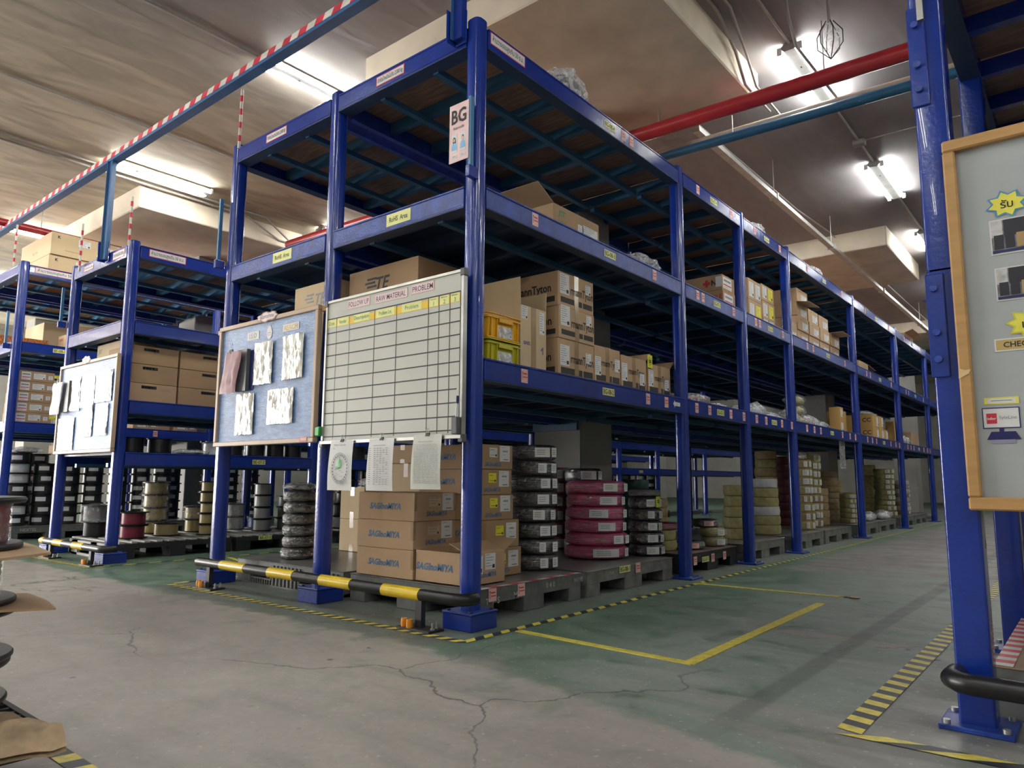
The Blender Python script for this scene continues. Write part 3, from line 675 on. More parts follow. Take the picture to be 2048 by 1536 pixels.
# sheets clipped to the tray
def sheet(x0,x1,z0,z1,kind,label,tone=WHITE):
    t=thing('hanging_sheet',label,'paper',(0,0,0)); m=M(); y=-.142
    cols=8; vs=[];fs=[]
    for j in range(7):
        for i in range(cols+1):
            u=i/cols; v=j/6; vs.append((x0+(x1-x0)*u-.006*v,y-.01*math.sin(v*2.6)-.006*math.cos(u*3)*v,z1-(z1-z0)*v))
    for j in range(6):
        for i in range(cols): a=j*(cols+1)+i; fs.append((a,a+cols+1,a+cols+2,a+1))
    m.add(vs,fs,tone,True); m.add([(a,b_+.0012,c) for a,b_,c in vs],fs,tone,True); m.obj('paper_sheet',t)
    p=M(); F=FYm(-.158); w=x1-x0; h=z1-z0
    if kind=='dial':
        cx=x0+w*.52; cz=z0+h*.44
        p.text(F,'Safety Calendar',cx,z1-.028,.018,INK); p.text(F,'แผน',x0+.055,z1-.048,.012,INK)
        for (r0,r1,mt) in ((.088,.092,INKG),(.075,.088,None),(.072,.075,INKG)):
            if mt:
                n=40
                p.add([tuple(F[0]+F[1]*(cx+r*math.cos(2*math.pi*k/n)*.9)+F[2]*(cz+r*math.sin(2*math.pi*k/n))) for k in range(n) for r in (r0,r1)],[(2*k,2*k+1,(2*k+3)%(2*n),(2*k+2)%(2*n)) for k in range(n)],mt)
        for k in range(26):
            a=2*math.pi*k/26; p.plate(F,cx+.077*math.cos(a)*.9-.003,cx+.077*math.cos(a)*.9+.003,cz+.08*math.sin(a)-.004,cz+.08*math.sin(a)+.004,INK,0,.0004)
        gr=mat('green highlighter',(.15,.72,.2),.6); p.plate(F,cx-.012,cx+.008,cz+.008,cz+.055,gr,0,.0004); p.plate(F,cx-.04,cx-.012,cz-.002,cz+.01,gr,0,.0004)
        p.plate(F,cx-.001,cx+.001,cz+.03,cz+.07,INK,0,.0006)
        for k in range(12): 
            a=random.uniform(-.05,.03); b_=random.uniform(-.055,.05); p.plate(F,cx+a,cx+a+.02,cz+b_,cz+b_+.002,INKG,0,.0004)
    else:
        p.plate(F,x0+w*.25,x0+w*.75,z1-.04,z1-.037,INKG,0,.0004)
        n=30 if kind=='list' else 18
        for k in range(n):
            z=z1-.055-(h-.08)*k/n
            if kind=='list':
                q=x0+w*.08
                while q<x1-w*.08:
                    l=random.uniform(.012,.04); p.plate(F,q,min(q+l,x1-w*.06),z,z+.0018,INKG,0,.0004); q+=l+.006
            else:
                p.plate(F,x0+w*.08,x0+w*.15,z,z+.002,INK,0,.0004); p.plate(F,x0+w*.25,x1-w*.08,z-.003,z-.002,INKG,0,.0004)
                for q in range(5):
                    if random.random()<.7: p.plate(F,x0+w*(.28+.12*q),x0+w*(.35+.12*q),z,z+.003,INKG,0,.0004)
    p.obj('printing',t)
    c=M(); clip_(c,(x0+x1)/2,-.136,z1-.008); c.obj('binder_clip',t)
sheet(-1.03,-.815,.69,.985,'dial','white sheet with a round calendar dial and green marks','' or WHITE)
sheet(-.67,-.458,.692,.985,'form','white ruled sheet hanging in the middle under the grid board')
sheet(-.30,-.085,.705,.996,'list','densely printed list sheet hanging nearest the corner post',mat('off white paper',(.62,.64,.58),.6))

def crumple(m,x0,x1,z0,z1,y,mt,amp=.012,nx=12,nz=18,seed=0,skew=0):
    vs=[];fs=[]
    for j in range(nz+1):
        for i in range(nx+1):
            u=i/nx; v=j/nz; x=x0+(x1-x0)*u+skew*v; z=z0+(z1-z0)*v
            d=(noise.turbulence(V((u*5.5+seed,v*3.2,seed*1.7)),3,True)+.3*abs(math.sin(u*9+2*noise.noise(V((u,v*2,seed))))))*amp
            e=min(1,6*min(u,1-u)+.3)
            vs.append((x,y-abs(d)*e*1.3-.002,z+noise.noise(V((u*5,seed,0)))*.004))
    for j in range(nz):
        for i in range(nx): a=j*(nx+1)+i; fs.append((a,a+1,a+nx+2,a+nx+1))
    m.add(vs,fs,mt,True)
def sleeve(x0,x1,z0,z1,y,label,seed,content=True):
    t=thing('plastic_sleeve',label,'plastic sleeve',(0,0,0))
    if content:
        m=M(); m.plate(FYm(y-.001),x0+.02,x1-.02,z0+.03,z1-.02,mat('grey document',(.45,.46,.42),.6,var=.15,scale=30)); m.obj('document',t)
    m=M(); crumple(m,x0,x1,z0,z1,y-.003,SLEEVE,.012,nx=16,nz=24,seed=seed); m.obj('sleeve_film',t)
    return t
def notice_board(x0,x1,z0,z1,label,frame,cloth):
    t=thing('notice_board',label,'notice board',(0,0,0))
    m=M(); m.box(x0+.02,x1-.02,-.105,-.09,z0+.02,z1-.02,cloth); m.obj('cloth_panel',t)
    w=.032
    for a in ((x0,x1,z1-w,z1),(x0,x1,z0,z0+w),(x0,x0+w,z0+w,z1-w),(x1-w,x1,z0+w,z1-w)):
        m=M(); m.cbox(a[0],a[1],-.122,-.085,a[2],a[3],frame,.004); m.obj('frame_strip',t)
    return t
t=notice_board(-2.47,-1.245,.985,1.875,'blue notice board with silvery plastic sleeves beside the grid board',WOODL,CORKB)
for x in (-2.50,-1.21):
    m=M(); m.cbox(x-.03,x+.03,-.10,-.07,1.83,1.865,WOOD,.003); m.obj('hanging_bracket',t)
m=M(); F=FYm(-.124)
n=26; cx,cz=-1.83,1.875
m.poly(F,[(cx+(.125+.012*math.cos(9*2*math.pi*k/n))*math.cos(2*math.pi*k/n),cz+(.035+.006*math.cos(7*2*math.pi*k/n))*math.sin(2*math.pi*k/n)) for k in range(n)],mat('brown sticker border',(.35,.2,.12),.6),.001)
m.poly(F,[(cx+(.115+.01*math.cos(9*2*math.pi*k/n))*math.cos(2*math.pi*k/n),cz+(.028+.006*math.cos(7*2*math.pi*k/n))*math.sin(2*math.pi*k/n)) for k in range(n)],PINKP,.002)
m.text(F,'คู่มือการทำงาน',cx,cz,.035,INK,d=.003,wmax=.17); m.obj('title_badge',t)
F=FYm(-.1055)
m=M(); m.plate(F,-2.10,-1.95,1.735,1.795,WHITE,0,.002); m.text(F,'I.S.O',-2.025,1.765,.05,INKG,d=.003,wmax=.12); m.obj('title_card',t)
m=M(); m.plate(F,-1.655,-1.47,1.745,1.795,WHITE,0,.002); m.text(F,'REACH',-1.563,1.77,.05,mat('gold print',(.45,.32,.12),.3,metal=.5),d=.003,bold=.02,wmax=.165); m.obj('title_card',t)
m=M(); m.poly(F,[(-1.82+.035*math.cos(k*.524)*(1-.2*(math.sin(k*.524)>.5)),1.765+.05*math.sin(k*.524)) for k in range(12)],WHITE,.002); m.plate(F,-1.84,-1.80,1.76,1.764,INKG,.002,.0028); m.plate(F,-1.842,-1.802,1.745,1.748,INKG,.002,.0028); m.obj('title_card',t)
m=M(); m.plate(FYm(-.123),-1.385,-1.305,.992,1.022,TAPER,0,.001); m.plate(FYm(-.123),-1.378,-1.312,.998,1.016,PINK,.001,.0015); m.obj('red_sticker',t)
for i,(a,b_,c,d,pos) in enumerate(((-1.985,-1.755,1.403,1.70,'upper left'),(-1.635,-1.40,1.412,1.71,'upper right'),(-2.19,-1.96,1.062,1.352,'lower left'),(-1.79,-1.49,1.12,1.355,'lower right'))):
    sleeve(a,b_,c,d,-.108,'crinkled clear sleeve, %s of four on the large blue board'%pos,i*3.1,i!=3)
t=thing('clipped_papers','stack of pink papers clipped to the left edge of the large blue board','papers',(0,0,0))
m=M(); crumple(m,-2.345,-2.13,1.36,1.655,-.16,mat('dusty rose paper',(.45,.27,.30),.6),.02,8,10,seed=4,skew=.07); m.obj('pink_sheet',t)
m=M(); m.box(-2.17,-2.04,-.14,-.112,1.37,1.67,GREYC); m.obj('paper_block',t)
m=M(); m.box(-2.10,-1.99,-.112,-.109,1.38,1.66,mat('navy plastic',(.01,.02,.12),.4)); m.obj('folder',t)
m=M(); clip_(m,-2.2,-.165,1.645,1.8); m.obj('binder_clip',t)
t=notice_board(-5.61,-4.245,.985,1.88,'small blue notice board on the end of the low rack',WOODL,CORKB)
m=M(); F=FYm(-.124); cx,cz=-4.95,1.885
m.poly(F,[(cx+(.10+.012*math.cos(9*2*math.pi*k/n))*math.cos(2*math.pi*k/n),cz+(.038+.006*math.cos(7*2*math.pi*k/n))*math.sin(2*math.pi*k/n)) for k in range(n)],mat('brown sticker border',(.3,.2,.1),.6),.001)
m.poly(F,[(cx+(.09+.012*math.cos(9*2*math.pi*k/n))*math.cos(2*math.pi*k/n),cz+(.031+.006*math.cos(7*2*math.pi*k/n))*math.sin(2*math.pi*k/n)) for k in range(n)],WHITE,.002)
m.text(F,'คู่มือการ',cx,cz+.01,.024,INK,d=.003,wmax=.12); m.text(F,'ทำงาน',cx,cz-.014,.02,INK,d=.003); m.obj('title_badge',t)
m=M(); m.plate(FYm(-.123),-4.33,-4.28,.99,1.012,TAPER,0,.001); m.obj('red_sticker',t)
for i,(a,b_,c,d,lab) in enumerate(((-5.30,-5.06,1.40,1.74,'upper left'),(-5.04,-4.72,1.42,1.74,'upper middle'),(-4.70,-4.34,1.45,1.74,'upper right'),(-5.55,-5.15,1.02,1.34,'lower left'),(-4.95,-4.72,1.14,1.44,'lower middle'),(-4.66,-4.38,1.14,1.43,'lower right'))):
    sleeve(a,b_,c,d,-.108,'plastic sleeve, %s on the small far blue board'%lab,20+i*2.3,i in(2,4))
t=thing('clipped_papers','white papers clipped to the left edge of the small far board','papers',(0,0,0))
m=M(); crumple(m,-5.66,-5.42,1.38,1.70,-.16,WHITE,.02,8,10,seed=9,skew=.05); m.obj('white_sheet',t)
m=M(); m.box(-5.44,-5.28,-.14,-.112,1.40,1.71,GREYC); m.obj('paper_block',t)
m=M(); clip_(m,-5.5,-.165,1.69,1.8); m.obj('binder_clip',t)

# wood framed board on the near right rack
t=thing('framed_board','large pale board in a tan wood frame on the right rack','notice board',(0,0,0))
YB=-.16
m=M(); m.box(2.28,3.46,YB+.005,YB+.02,.70,1.85,mat('pale grey board',(.40,.43,.44),.4,var=.02)); m.obj('board_panel',t)
for a in ((2.262,3.48,1.845,1.885),(2.262,3.48,.672,.712),(2.262,2.298,.712,1.845),(3.444,3.48,.712,1.845)):
    m=M(); m.cbox(a[0],a[1],YB-.02,YB+.02,a[2],a[3],WOOD,.005); m.obj('frame_strip',t)
m=M(); m.poly(FYm(YB-.021),[(2.263,1.12),(2.28,1.112),(2.296,1.114),(2.29,1.1),(2.262,1.085)],mat('scuffed wood',(.65,.48,.25),.6),.001); m.obj('scuff_patch',t)
F=FYm(YB+.004)
def star(cx,cz,r,n,mt,rim,txt,name='star_cutout',asp=.8):
    m=M()
    for q,(rr,mm) in enumerate(((r*1.15,rim),(r*.98,mt))):
        m.poly(F,[(cx+rr*(1 if k%2==0 else .68)*math.cos(math.pi*k/n+.25),cz+asp*rr*(1 if k%2==0 else .68)*math.sin(math.pi*k/n+.25)) for k in range(2*n)],mm,.002+.001*q)
    m.text(F,txt,cx,cz,.034,INK,d=.004,bold=.01); m.obj(name,t)
STY=mat('lemon card',(.78,.72,.10),.6); star(2.425,1.637,.052,8,STY,mat('teal blue card',(.08,.30,.50),.6),'รับ')
star(2.46,1.247,.058,9,STY,mat('dull yellow card',(.6,.6,.05),.6),'เช็ค')
star(2.66,1.247,.058,9,STY,mat('dull yellow card',(.6,.6,.05),.6),'จ่าย')
def photo(a,b_,c,d,seed):
    m=M(); random.seed(seed); m.plate(F,a,b_,c,d,mat('photo white edge',(.65,.65,.63),.3),0,.001)
    DG=mat('photo dark',(.03,.03,.04),.3); LG=mat('photo light',(.5,.5,.5),.3,var=.15,scale=40); MG=mat('photo grey',(.18,.18,.2),.3,var=.3,scale=40); BR=mat('photo tan',(.4,.27,.12),.3)
    w=b_-a; h=d-c
    m.plate(F,a+.004,b_-.004,c+.004,d-.004,MG,.001,.0015); m.plate(F,a+.004,a+w*.22,c+h*.5,d-.004,LG,.0015,.002); m.plate(F,a+w*.24,b_-.004,c+h*.5,d-.004,DG,.0015,.002)
    for k in range(5): m.plate(F,a+.01+w*.19*k,a+.01+w*.19*k+w*.16,c+h*.15,c+h*.55,DG if k!=2 else BR,.002,.0025)
    m.plate(F,a+.004,b_-.004,c+.006,c+h*.12,mat('photo navy',(.02,.03,.12),.3),.0025,.003); m.obj('photo_print',t)
photo(2.374,2.53,1.475,1.59,1); photo(2.378,2.53,1.325,1.432,2)
m=M(); m.plate(F,2.362,2.56,1.165,1.205,WHITE,0,.001); m.plate(F,2.366,2.556,1.169,1.201,mat('tan strip',(.52,.38,.14),.6),.001,.0016); m.text(F,'CHECK',2.425,1.185,.024,INK,d=.002,bold=.02); m.obj('name_strip',t)['label']='tan strip reading CHECK'
m=M(); m.plate(F,2.322,2.412,1.000,1.022,STY,0,.001); m.plate(F,2.329,2.405,1.004,1.018,WHITE,.001,.0016); m.plate(F,2.34,2.395,1.010,1.0125,INKG,.0016,.002); m.obj('name_strip',t)
m=M(); NV=mat('navy print',(.02,.02,.12),.4); m.plate(F,2.314,2.412,.925,.99,NV,0,.001); m.plate(F,2.317,2.409,.928,.987,WHITE,.001,.0014); m.plate(F,2.325,2.352,.94,.972,TAPER,.0014,.0018)
m.text(F,'infor',2.3385,.956,.012,WHITE,d=.0022,bold=.02); m.text(F,'SyteLine',2.381,.957,.015,INKG,d=.002,wmax=.045); m.plate(F,2.356,2.368,.905,.925,NV,0,.001)
m.poly(F,[(2.322,.89),(2.41,.89),(2.398,.915),(2.335,.915)],NV,.0012); m.plate(F,2.333,2.395,.878,.89,mat('lilac print',(.3,.3,.42),.5),0,.001); m.obj('computer_cutout',t)
random.seed(11)

# guard pipes
def guard(label,x0,x1,y,z,bands,posts,bend=True,r=.031,right=False):
    t=thing('guard_rail',label,'guard rail',(0,0,0))
    m=M(); pts=[(x0,y,z)] if not right else [(x0,y+.12,z),(x0-.005,y+.05,z),(x0+.02,y+.012,z),(x0+.06,y,z)]
    pts+=[(x1-.06,y,z),(x1-.02,y+.012,z),(x1,y+.05,z),(x1,y+.10,z)] if bend else [(x1,y,z)]
    m.tube(pts,r,BLACK,16); m.obj('pipe_bar',t)
    for a,b_ in bands:
        m=M(); m.tube([(a,y,z),(b_,y,z)],r+.0012,PYELL,16); m.obj('yellow_band',t)
    for px in posts:
        m=M(); m.box(px-.022,px+.022,y-.015,y+.015,.012,z-.02,BLACKM); p=m.obj('support_leg',t)
        m=M(); m.cbox(px-.12,px+.12,y-.055,y+.055,0,.012,BLACKM,.002); m.obj('base_plate',p)
        for dx,dy in ((-.085,-.03),(-.035,-.04)):
            m=M(); m.lathe([(.017,.012),(.018,.03),(.016,.052)],ORANGE,10,(px+dx,y+dy,0)); m.obj('bolt_cap',p)
        for dx,dy in ((.085,.035),(.10,-.01)): m=M(); m.lathe([(.011,.012),(.011,.02),(.006,.02),(.006,.045)],STEEL,8,(px+dx,y+dy,0)); m.obj('anchor_bolt',p)
    return t
guard('low black and yellow guard pipe in front of the tall centre rack',-2.42,.13,-.2,.172,[(-2.10,-1.80),(-1.525,-1.255),(-.99,-.707),(-.44,-.155)],[-2.26,-.16])
guard('short black and yellow guard pipe in front of the low rack',-5.45,-4.03,-.2,.15,[(-5.45,-5.36),(-5.12,-4.90),(-4.66,-4.42)],[-5.2,-4.26])
guard('black guard pipe end in front of the near right post',2.19,4.6,-.25,.162,[],[2.62,4.3],bend=False,right=True)

# floor tape
_tz=[0]
def tape(label,x0,y0,x1,y1,w=.05,st=.09,striped=True,z=.0015,shear=.9):
    _tz[0]+=1; z+=_tz[0]*.0002; d=V((x1-x0,y1-y0,0)); L=d.length; d/=L; n=V((-d.y,d.x,0)); o=V((x0,y0,0)); m=M()
    if not striped: 
        a=[o+n*w/2,o-n*w/2,o-n*w/2+d*L,o+n*w/2+d*L]; m.add([(p.x,p.y,z) for p in a]+[(p.x,p.y,0) for p in a],[(0,1,2,3),(0,4,5,1),(1,5,6,2),(2,6,7,3),(3,7,4,0)],TAPEY)
    else:
        s=0;k=0
        while s<L:
            e=min(s+st,L); sh=w*shear
            a=[o+n*w/2+d*(s+sh),o-n*w/2+d*s,o-n*w/2+d*e,o+n*w/2+d*(e+sh)]
            m.add([(p.x,p.y,z) for p in a],[(0,1,2,3)],TAPEK if k%2 else TAPEY); s=e;k+=1
    return tag(m.obj('floor_tape'),label,'floor tape')
tape('striped floor tape along the front of the centre rack',-2.66,-.28,.20,-.265,.056,.045,shear=.5)
tape('striped floor tape down the aisle beside the centre rack',.205,-.27,.16,14.0,.045,.065)
tape('striped floor tape down the aisle left of the centre rack',-2.68,-.26,-2.72,12,.045,.11)
tape('striped floor tape in front of the low rack',-5.9,-.30,-4.1,-.27,.056,.045,shear=.5)
tape('striped floor tape right of the low rack',-4.1,-.24,-4.1,10,.045,.11)
tape('wide striped floor tape beside the near right post',1.93,-.40,1.95,9,.075,.054,shear=.25)
tape('wide striped floor tape in front of the near right post',1.90,-.41,3.6,-.375,.06,.11,shear=2.2)
tape('striped floor tape at the lower left corner',-1.6,-1.985,.52,-2.003,.055,.06,shear=.2)
tape('plain yellow tape leaving the corner of the centre rack',.24,.10,1.205,.06,.045,striped=False)
tape('plain yellow tape forming the long side of the floor box',1.19,.05,1.165,1.98,.055,striped=False)
tape('thin yellow tape forming the far side of the floor box',.19,2.29,1.21,2.335,.04,striped=False)
tape('thin yellow tape crossing the aisle left of the centre rack',-4.0,.93,-2.75,.62,.035,striped=False)
tape('thin yellow tape on the floor beyond the low rack pallet',-4.0,3.2,-2.75,3.2,.035,striped=False)
t=M(); t.lathe([(.03,.0),(.035,.008),(.02,.014)],TANC,7,(1.27,2.34,0)); t.add([(1.18,2.31,.004),(1.23,2.33,.012),(1.24,2.38,.006),(1.19,2.36,.002)],[(0,1,2,3)],TAPEY); tag(t.obj('tape_scrap'),'crumpled scrap of tape at the far corner of the floor box','scrap')

# ---------------------------------------------------------------- cartons
def paper_label(parent,F,u0,v0,w,h,base=WHITE,kind='ship',name='paper_label',seed=0):
    m=M(); m.plate(F,u0,u0+w,v0,v0+h,base,0,.0012); rr=random.Random(seed)
    if kind=='ship':
        n=max(3,int(h/.016))
        for k in range(n):
            v=v0+h*(.92-.86*k/n); l=rr.uniform(.3,.8)*w; m.plate(F,u0+w*.08,u0+w*.08+l,v-.0022,v+.0012,INKG,.0012,.0016)
        q=min(w,h)*.22; m.plate(F,u0+w*.92-q,u0+w*.92,v0+h*.08,v0+h*.08+q,INK,.0012,.0016)
    elif kind=='bar':
        m.plate(F,u0+w*.12,u0+w*.5,v0+h*.88,v0+h*.9,INKG,.0012,.0016)
        for k in range(8): m.plate(F,u0+w*(.3+.06*k),u0+w*(.33+.06*k),v0+h*.6,v0+h*.7,INK,.0012,.0016)
        m.plate(F,u0+w*.3,u0+w*.6,v0+h*.42,v0+h*.44,INKG,.0012,.0016); m.plate(F,u0+w*.35,u0+w*.85,v0+h*.1,v0+h*.14,INK,.0012,.0016)
    elif kind=='red':
        m.plate(F,u0+w*.1,u0+w*.9,v0+h*.62,v0+h*.8,INKG,.0012,.0016); m.plate(F,u0+w*.05,u0+w*.95,v0+h*.28,v0+h*.38,INKR,.0012,.0016)
        m.plate(F,u0+w*.1,u0+w*.6,v0+h*.12,v0+h*.16,INKG,.0012,.0016)
    elif kind=='yellow':
        m.plate(F,u0+w*.1,u0+w*.6,v0+h*.75,v0+h*.79,INK,.0012,.0016); m.plate(F,u0+w*.1,u0+w*.7,v0+h*.2,v0+h*.24,INK,.0012,.0016)
        m.plate(F,u0+w*.74,u0+w*.94,v0+h*.1,v0+h*.3,INK,.0012,.0016)
    return m.obj(name,parent)
def carton(label,x0,x1,y0,y1,z0,z1,body=CARD,print_=(),stick=(),tapes=('T',),flaps=None,group=None,rz=0,cat='carton',name='carton'):
    cx,cy=(x0+x1)/2,(y0+y1)/2; a,b_,h=(x1-x0)/2,(y1-y0)/2,z1-z0
    t=thing(name,label,cat,(cx,cy,z0),rz,group)
    FR={'F':(V((-a,-b_,0)),V((1,0,0)),V((0,0,1)),V((0,-1,0))),'R':(V((a,-b_,0)),V((0,1,0)),V((0,0,1)),V((1,0,0)))}
    W={'F':2*a,'R':2*b_}; m=M()
    if flaps:
        th=.004
        for q in ((-a,a,-b_,-b_+th),(-a,a,b_-th,b_),(-a,-a+th,-b_+th,b_-th),(a-th,a,-b_+th,b_-th)): m.box(q[0],q[1],q[2],q[3],0,h,body)
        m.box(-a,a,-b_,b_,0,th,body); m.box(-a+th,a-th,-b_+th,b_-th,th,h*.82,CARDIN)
    else: m.cbox(-a,a,-b_,b_,0,h-.0015,body,.003)
    if not flaps: m.box(-a+.006,a-.006,-.0015,.0015,h-.0016,h-.0008,CARDIN)
    for f,txt,u,v,hh,mt,kw in print_:
        m.text(FR[f],txt,W[f]*u,h*v,hh,mt,d=.001,**kw)
    bars=[s for s in stick if s[0]=='bar']
    for _,f,u0,u1,v0,v1,mt in bars: m.plate(FR[f],W[f]*u0,W[f]*u1,h*v0,h*v1,mt,0,.0008)
    m.obj('carton_body',t)
    if flaps:
        for (side,ang,ln) in flaps:     # angle from upright, outward
            ln=ln or min(a,b_); f=M(); c,s_=math.cos(math.radians(ang)),math.sin(math.radians(ang))
            if side in '+x-x':
                sg=1 if side=='+x' else -1; e=(sg*a,h); q=(sg*(a+ln*s_),h+ln*c); nx,nz=sg*c*.004,-s_*.004
                f.add([(e[0],-b_,e[1]),(e[0],b_,e[1]),(q[0],b_,q[1]),(q[0],-b_,q[1]),(e[0]-nx,-b_,e[1]-nz),(e[0]-nx,b_,e[1]-nz),(q[0]-nx,b_,q[1]-nz),(q[0]-nx,-b_,q[1]-nz)],[(0,1,2,3),(7,6,5,4),(0,4,5,1),(1,5,6,2),(2,6,7,3),(3,7,4,0)],body)
            else:
                sg=1 if side=='+y' else -1; e=(sg*b_,h); q=(sg*(b_+ln*s_),h+ln*c); ny,nz=sg*c*.004,-s_*.004
                f.add([(-a,e[0],e[1]),(a,e[0],e[1]),(a,q[0],q[1]),(-a,q[0],q[1]),(-a,e[0]-ny,e[1]-nz),(a,e[0]-ny,e[1]-nz),(a,q[0]-ny,q[1]-nz),(-a,q[0]-ny,q[1]-nz)],[(0,1,2,3),(7,6,5,4),(0,4,5,1),(1,5,6,2),(2,6,7,3),(3,7,4,0)],body)
            f.obj('flap',t)
    for tp in tapes:
        k=M()
        if tp=='T' and not flaps: k.box(-a+.0,a,-.025,.025,h-.001,h+.0002,TAPEB)
        elif tp in ('F','R'): k.plate(FR[tp],W[tp]/2-.025,W[tp]/2+.025,h*.72,h,TAPEB,0,.001); k.obj('packing_tape',t); k=M(); k.plate(FR[tp],W[tp]/2-.025,W[tp]/2+.025,0,h*.22,TAPEB,0,.001)
        elif tp=='Rv': k.plate(FR['R'],W['R']/2-.025,W['R']/2+.025,0,h,TAPEB,0,.001)
        elif tp=='E':  k.plate(FR['F'],W['F']-.02,W['F']+.0005,h*.35,h*.98,TAPEB,0,.001); k.plate(FR['R'],-.0005,.02,h*.35,h*.98,TAPEB,0,.001)
        else: continue
        k.obj('packing_tape',t)
    for i,s in enumerate(stick):
        if s[0]=='bar': continue
        f,u,v,w,hh,base,kind=s; paper_label(t,FR[f],u,v,w,hh,base,kind,seed=i)
    return t
ZP=.168
SAG=[('F','SAGInoMIYA',.5,.5,.052,INKB,dict(bold=.035,slant=.25,wmax=.30,squeeze=1.0))]
SAGR=('R','SAGInoMIYA',.5,.25,.04,INKB,dict(bold=.03,slant=.25,wmax=.2,squeeze=.8))
for k in range(3):
    dx=(.0,-.004,.002)[k]
    carton('tan carton with blue lettering, %s of the front stack of three'%('bottom','middle','top')[k],-1.118+dx,-.60+dx,.155,.535,ZP+.17*k,ZP+.17*(k+1),CARD,SAG+[SAGR],
           [('R',.12,.085,.1,.055,CARDP,'ship'),('R',.235,.06,.095,.105,WHITE,'bar')],('T','E'),group='front stack of lettered cartons')
carton('open tan carton with blue lettering beside the corner post',-.585,-.175,.165,.49,ZP,ZP+.178,CARD,[('F','SAGInoMIYA',.38,.5,.055,INKB,dict(bold=.035,slant=.25,wmax=.30,squeeze=1.0)),('R','SAGInoMIYA',.5,.3,.04,INKB,dict(bold=.03,slant=.25,wmax=.2,squeeze=.8))],
       [('R',.03,.06,.10,.10,WHITE,'ship'),('R',.15,.08,.09,.09,WHITE,'ship')],(),flaps=[('-x',78,.17),('+y',60,.12),('+x',-70,.15)])
for k,(z0,z1,dx) in enumerate(((ZP,.339,.0),(.339,.508,-.015),(.508,.664,-.055),(.664,.824,-.065),(.824,.98,-.06))):
    carton('carton with yellow and white labels behind the corner post, %s'%which(k,5),-.86+dx,-.33+dx,.52+dx*.3,.84+dx*.3,z0,z1,CARDK,
           [('F','SAGInoMIYA',.36,.5,.05,INKB,dict(bold=.035,slant=.25,wmax=.30,squeeze=1.0)),('R','SAGInoMIYA',.4,.2,.036,INKB,dict(bold=.03,slant=.25,wmax=.17,squeeze=.8))],
           [('R',.09,.075,.075,.06,YEL if k<4 else WHITE,'yellow'),('R',.19,.05,.10,.10,WHITE,'bar')],('T',),group='five cartons stacked behind the corner post')
for k,(z0,z1) in enumerate(((ZP,.43),(.43,.69))):
    carton('plain cream carton with tape tabs near the middle post, %s of two'%('lower','upper')[k],-2.40,-2.09,1.0,1.4,z0,z1,CARDP,(),(),('T','F'))
carton('cream carton standing behind the hanging sheets on the pallet',-1.74,-1.42,.98,1.3,.50,.88,CARDP,(),(),('T','F'))
carton('low taped carton on top of the cream carton behind the sheets',-1.78,-1.40,.95,1.3,.88,1.02,CARD,(),(),('T','F'))
carton('large cream carton hidden low behind the front stack',-1.76,-1.40,.98,1.4,ZP,.50,CARDP,(),(),('T','F'))
# level two
ZS=H2-.003
TEP=lambda u,v,s:[('F','TE',u,v,s,INKG,dict(bold=.03,slant=.2))]+[]
carton('carton with a slanted grey logo left of the grid board, shelf two',-1.86,-1.37,.11,.5,ZS,2.125,CARDP,[('F','TE',.62,.84,.11,INKG,dict(bold=.02,slant=.25))],
       [('bar','F',.30,.47,.885,.905,INKG),('bar','F',.26,.44,.85,.87,INKG),('bar','F',.30,.47,.815,.835,INKG),('bar','F',.53,.82,.775,.782,INKG)],('T','E'))
carton('shaded carton with a logo behind the top of the grid board',-1.30,-.62,.16,.62,ZS,2.15,CARDK,[('F','TE',.5,.84,.12,INK,dict(bold=.02,slant=.25))],
       [('bar','F',.28,.42,.885,.905,INK),('bar','F',.25,.40,.85,.87,INK),('bar','F',.28,.42,.815,.835,INK)],('T',))
def crate(label,z0,col,name='plastic_crate'):
    t=thing(name,label,'crate',(-.235,.315,z0)); a,b_,h=.19,.145,.148; m=M()
    def sh(z,k): return [(x*k,y*k,z) for x,y in rounded(0,0,1,.16,3)]
    P=lambda z,ex: [((a+ex)*x,(b_+ex)*y,z) for x,y in rounded(0,0,1,.12,3)]
    n=len(P(0,0)); v=P(0,-.012)+P(h-.012,0); m.add(v,[[i,(i+1)%n,(i+1)%n+n,i+n] for i in range(n)],col,True); m.add(P(0,-.012),[list(range(n))],col)
    m.obj('crate_body',t)
    for z,ex in ((h-.028,.010),(h-.006,.012),(.004,.004)):
        r=M(); v=P(z,ex)+P(z+.006,ex)+P(z,-.002)+P(z+.006,-.002)
        r.add(v,[[i,(i+1)%n,(i+1)%n+n,i+n] for i in range(n)]+[[i+n,(i+1)%n+n,(i+1)%n+3*n,i+3*n] for i in range(n)]+[[i,i+2*n,(i+1)%n+2*n,(i+1)%n] for i in range(n)],col); r.obj('rim_flange',t)
    g=M(); g.cbox(a,a+.016,-.06,.06,h-.05,h-.022,col,.003)
    g.obj('handle_grip',t)
    for yy in (-.12,-.07,.07,.12):
        g=M(); g.box(a-.012,a+.008,yy-.003,yy+.003,.01,h-.03,col); g.obj('rib',t)
    F=(V((a+.002,0,0)),V((0,1,0)),V((0,0,1)),V((1,0,0))); paper_label(t,F,-.01,.018,.075,.055,WHITE,'ship')
    m=M(); m.plate((V((a+.004,0,0)),)+F[1:],-.07,.075,.012,.08,FILMH,0,.003); m.obj('label_pouch',t); return t
crate('mustard green plastic crate under the orange one beside the corner post',ZS,CRATEY)
crate('orange yellow plastic crate on top of the green one beside the corner post',ZS+.15,CRATEO)
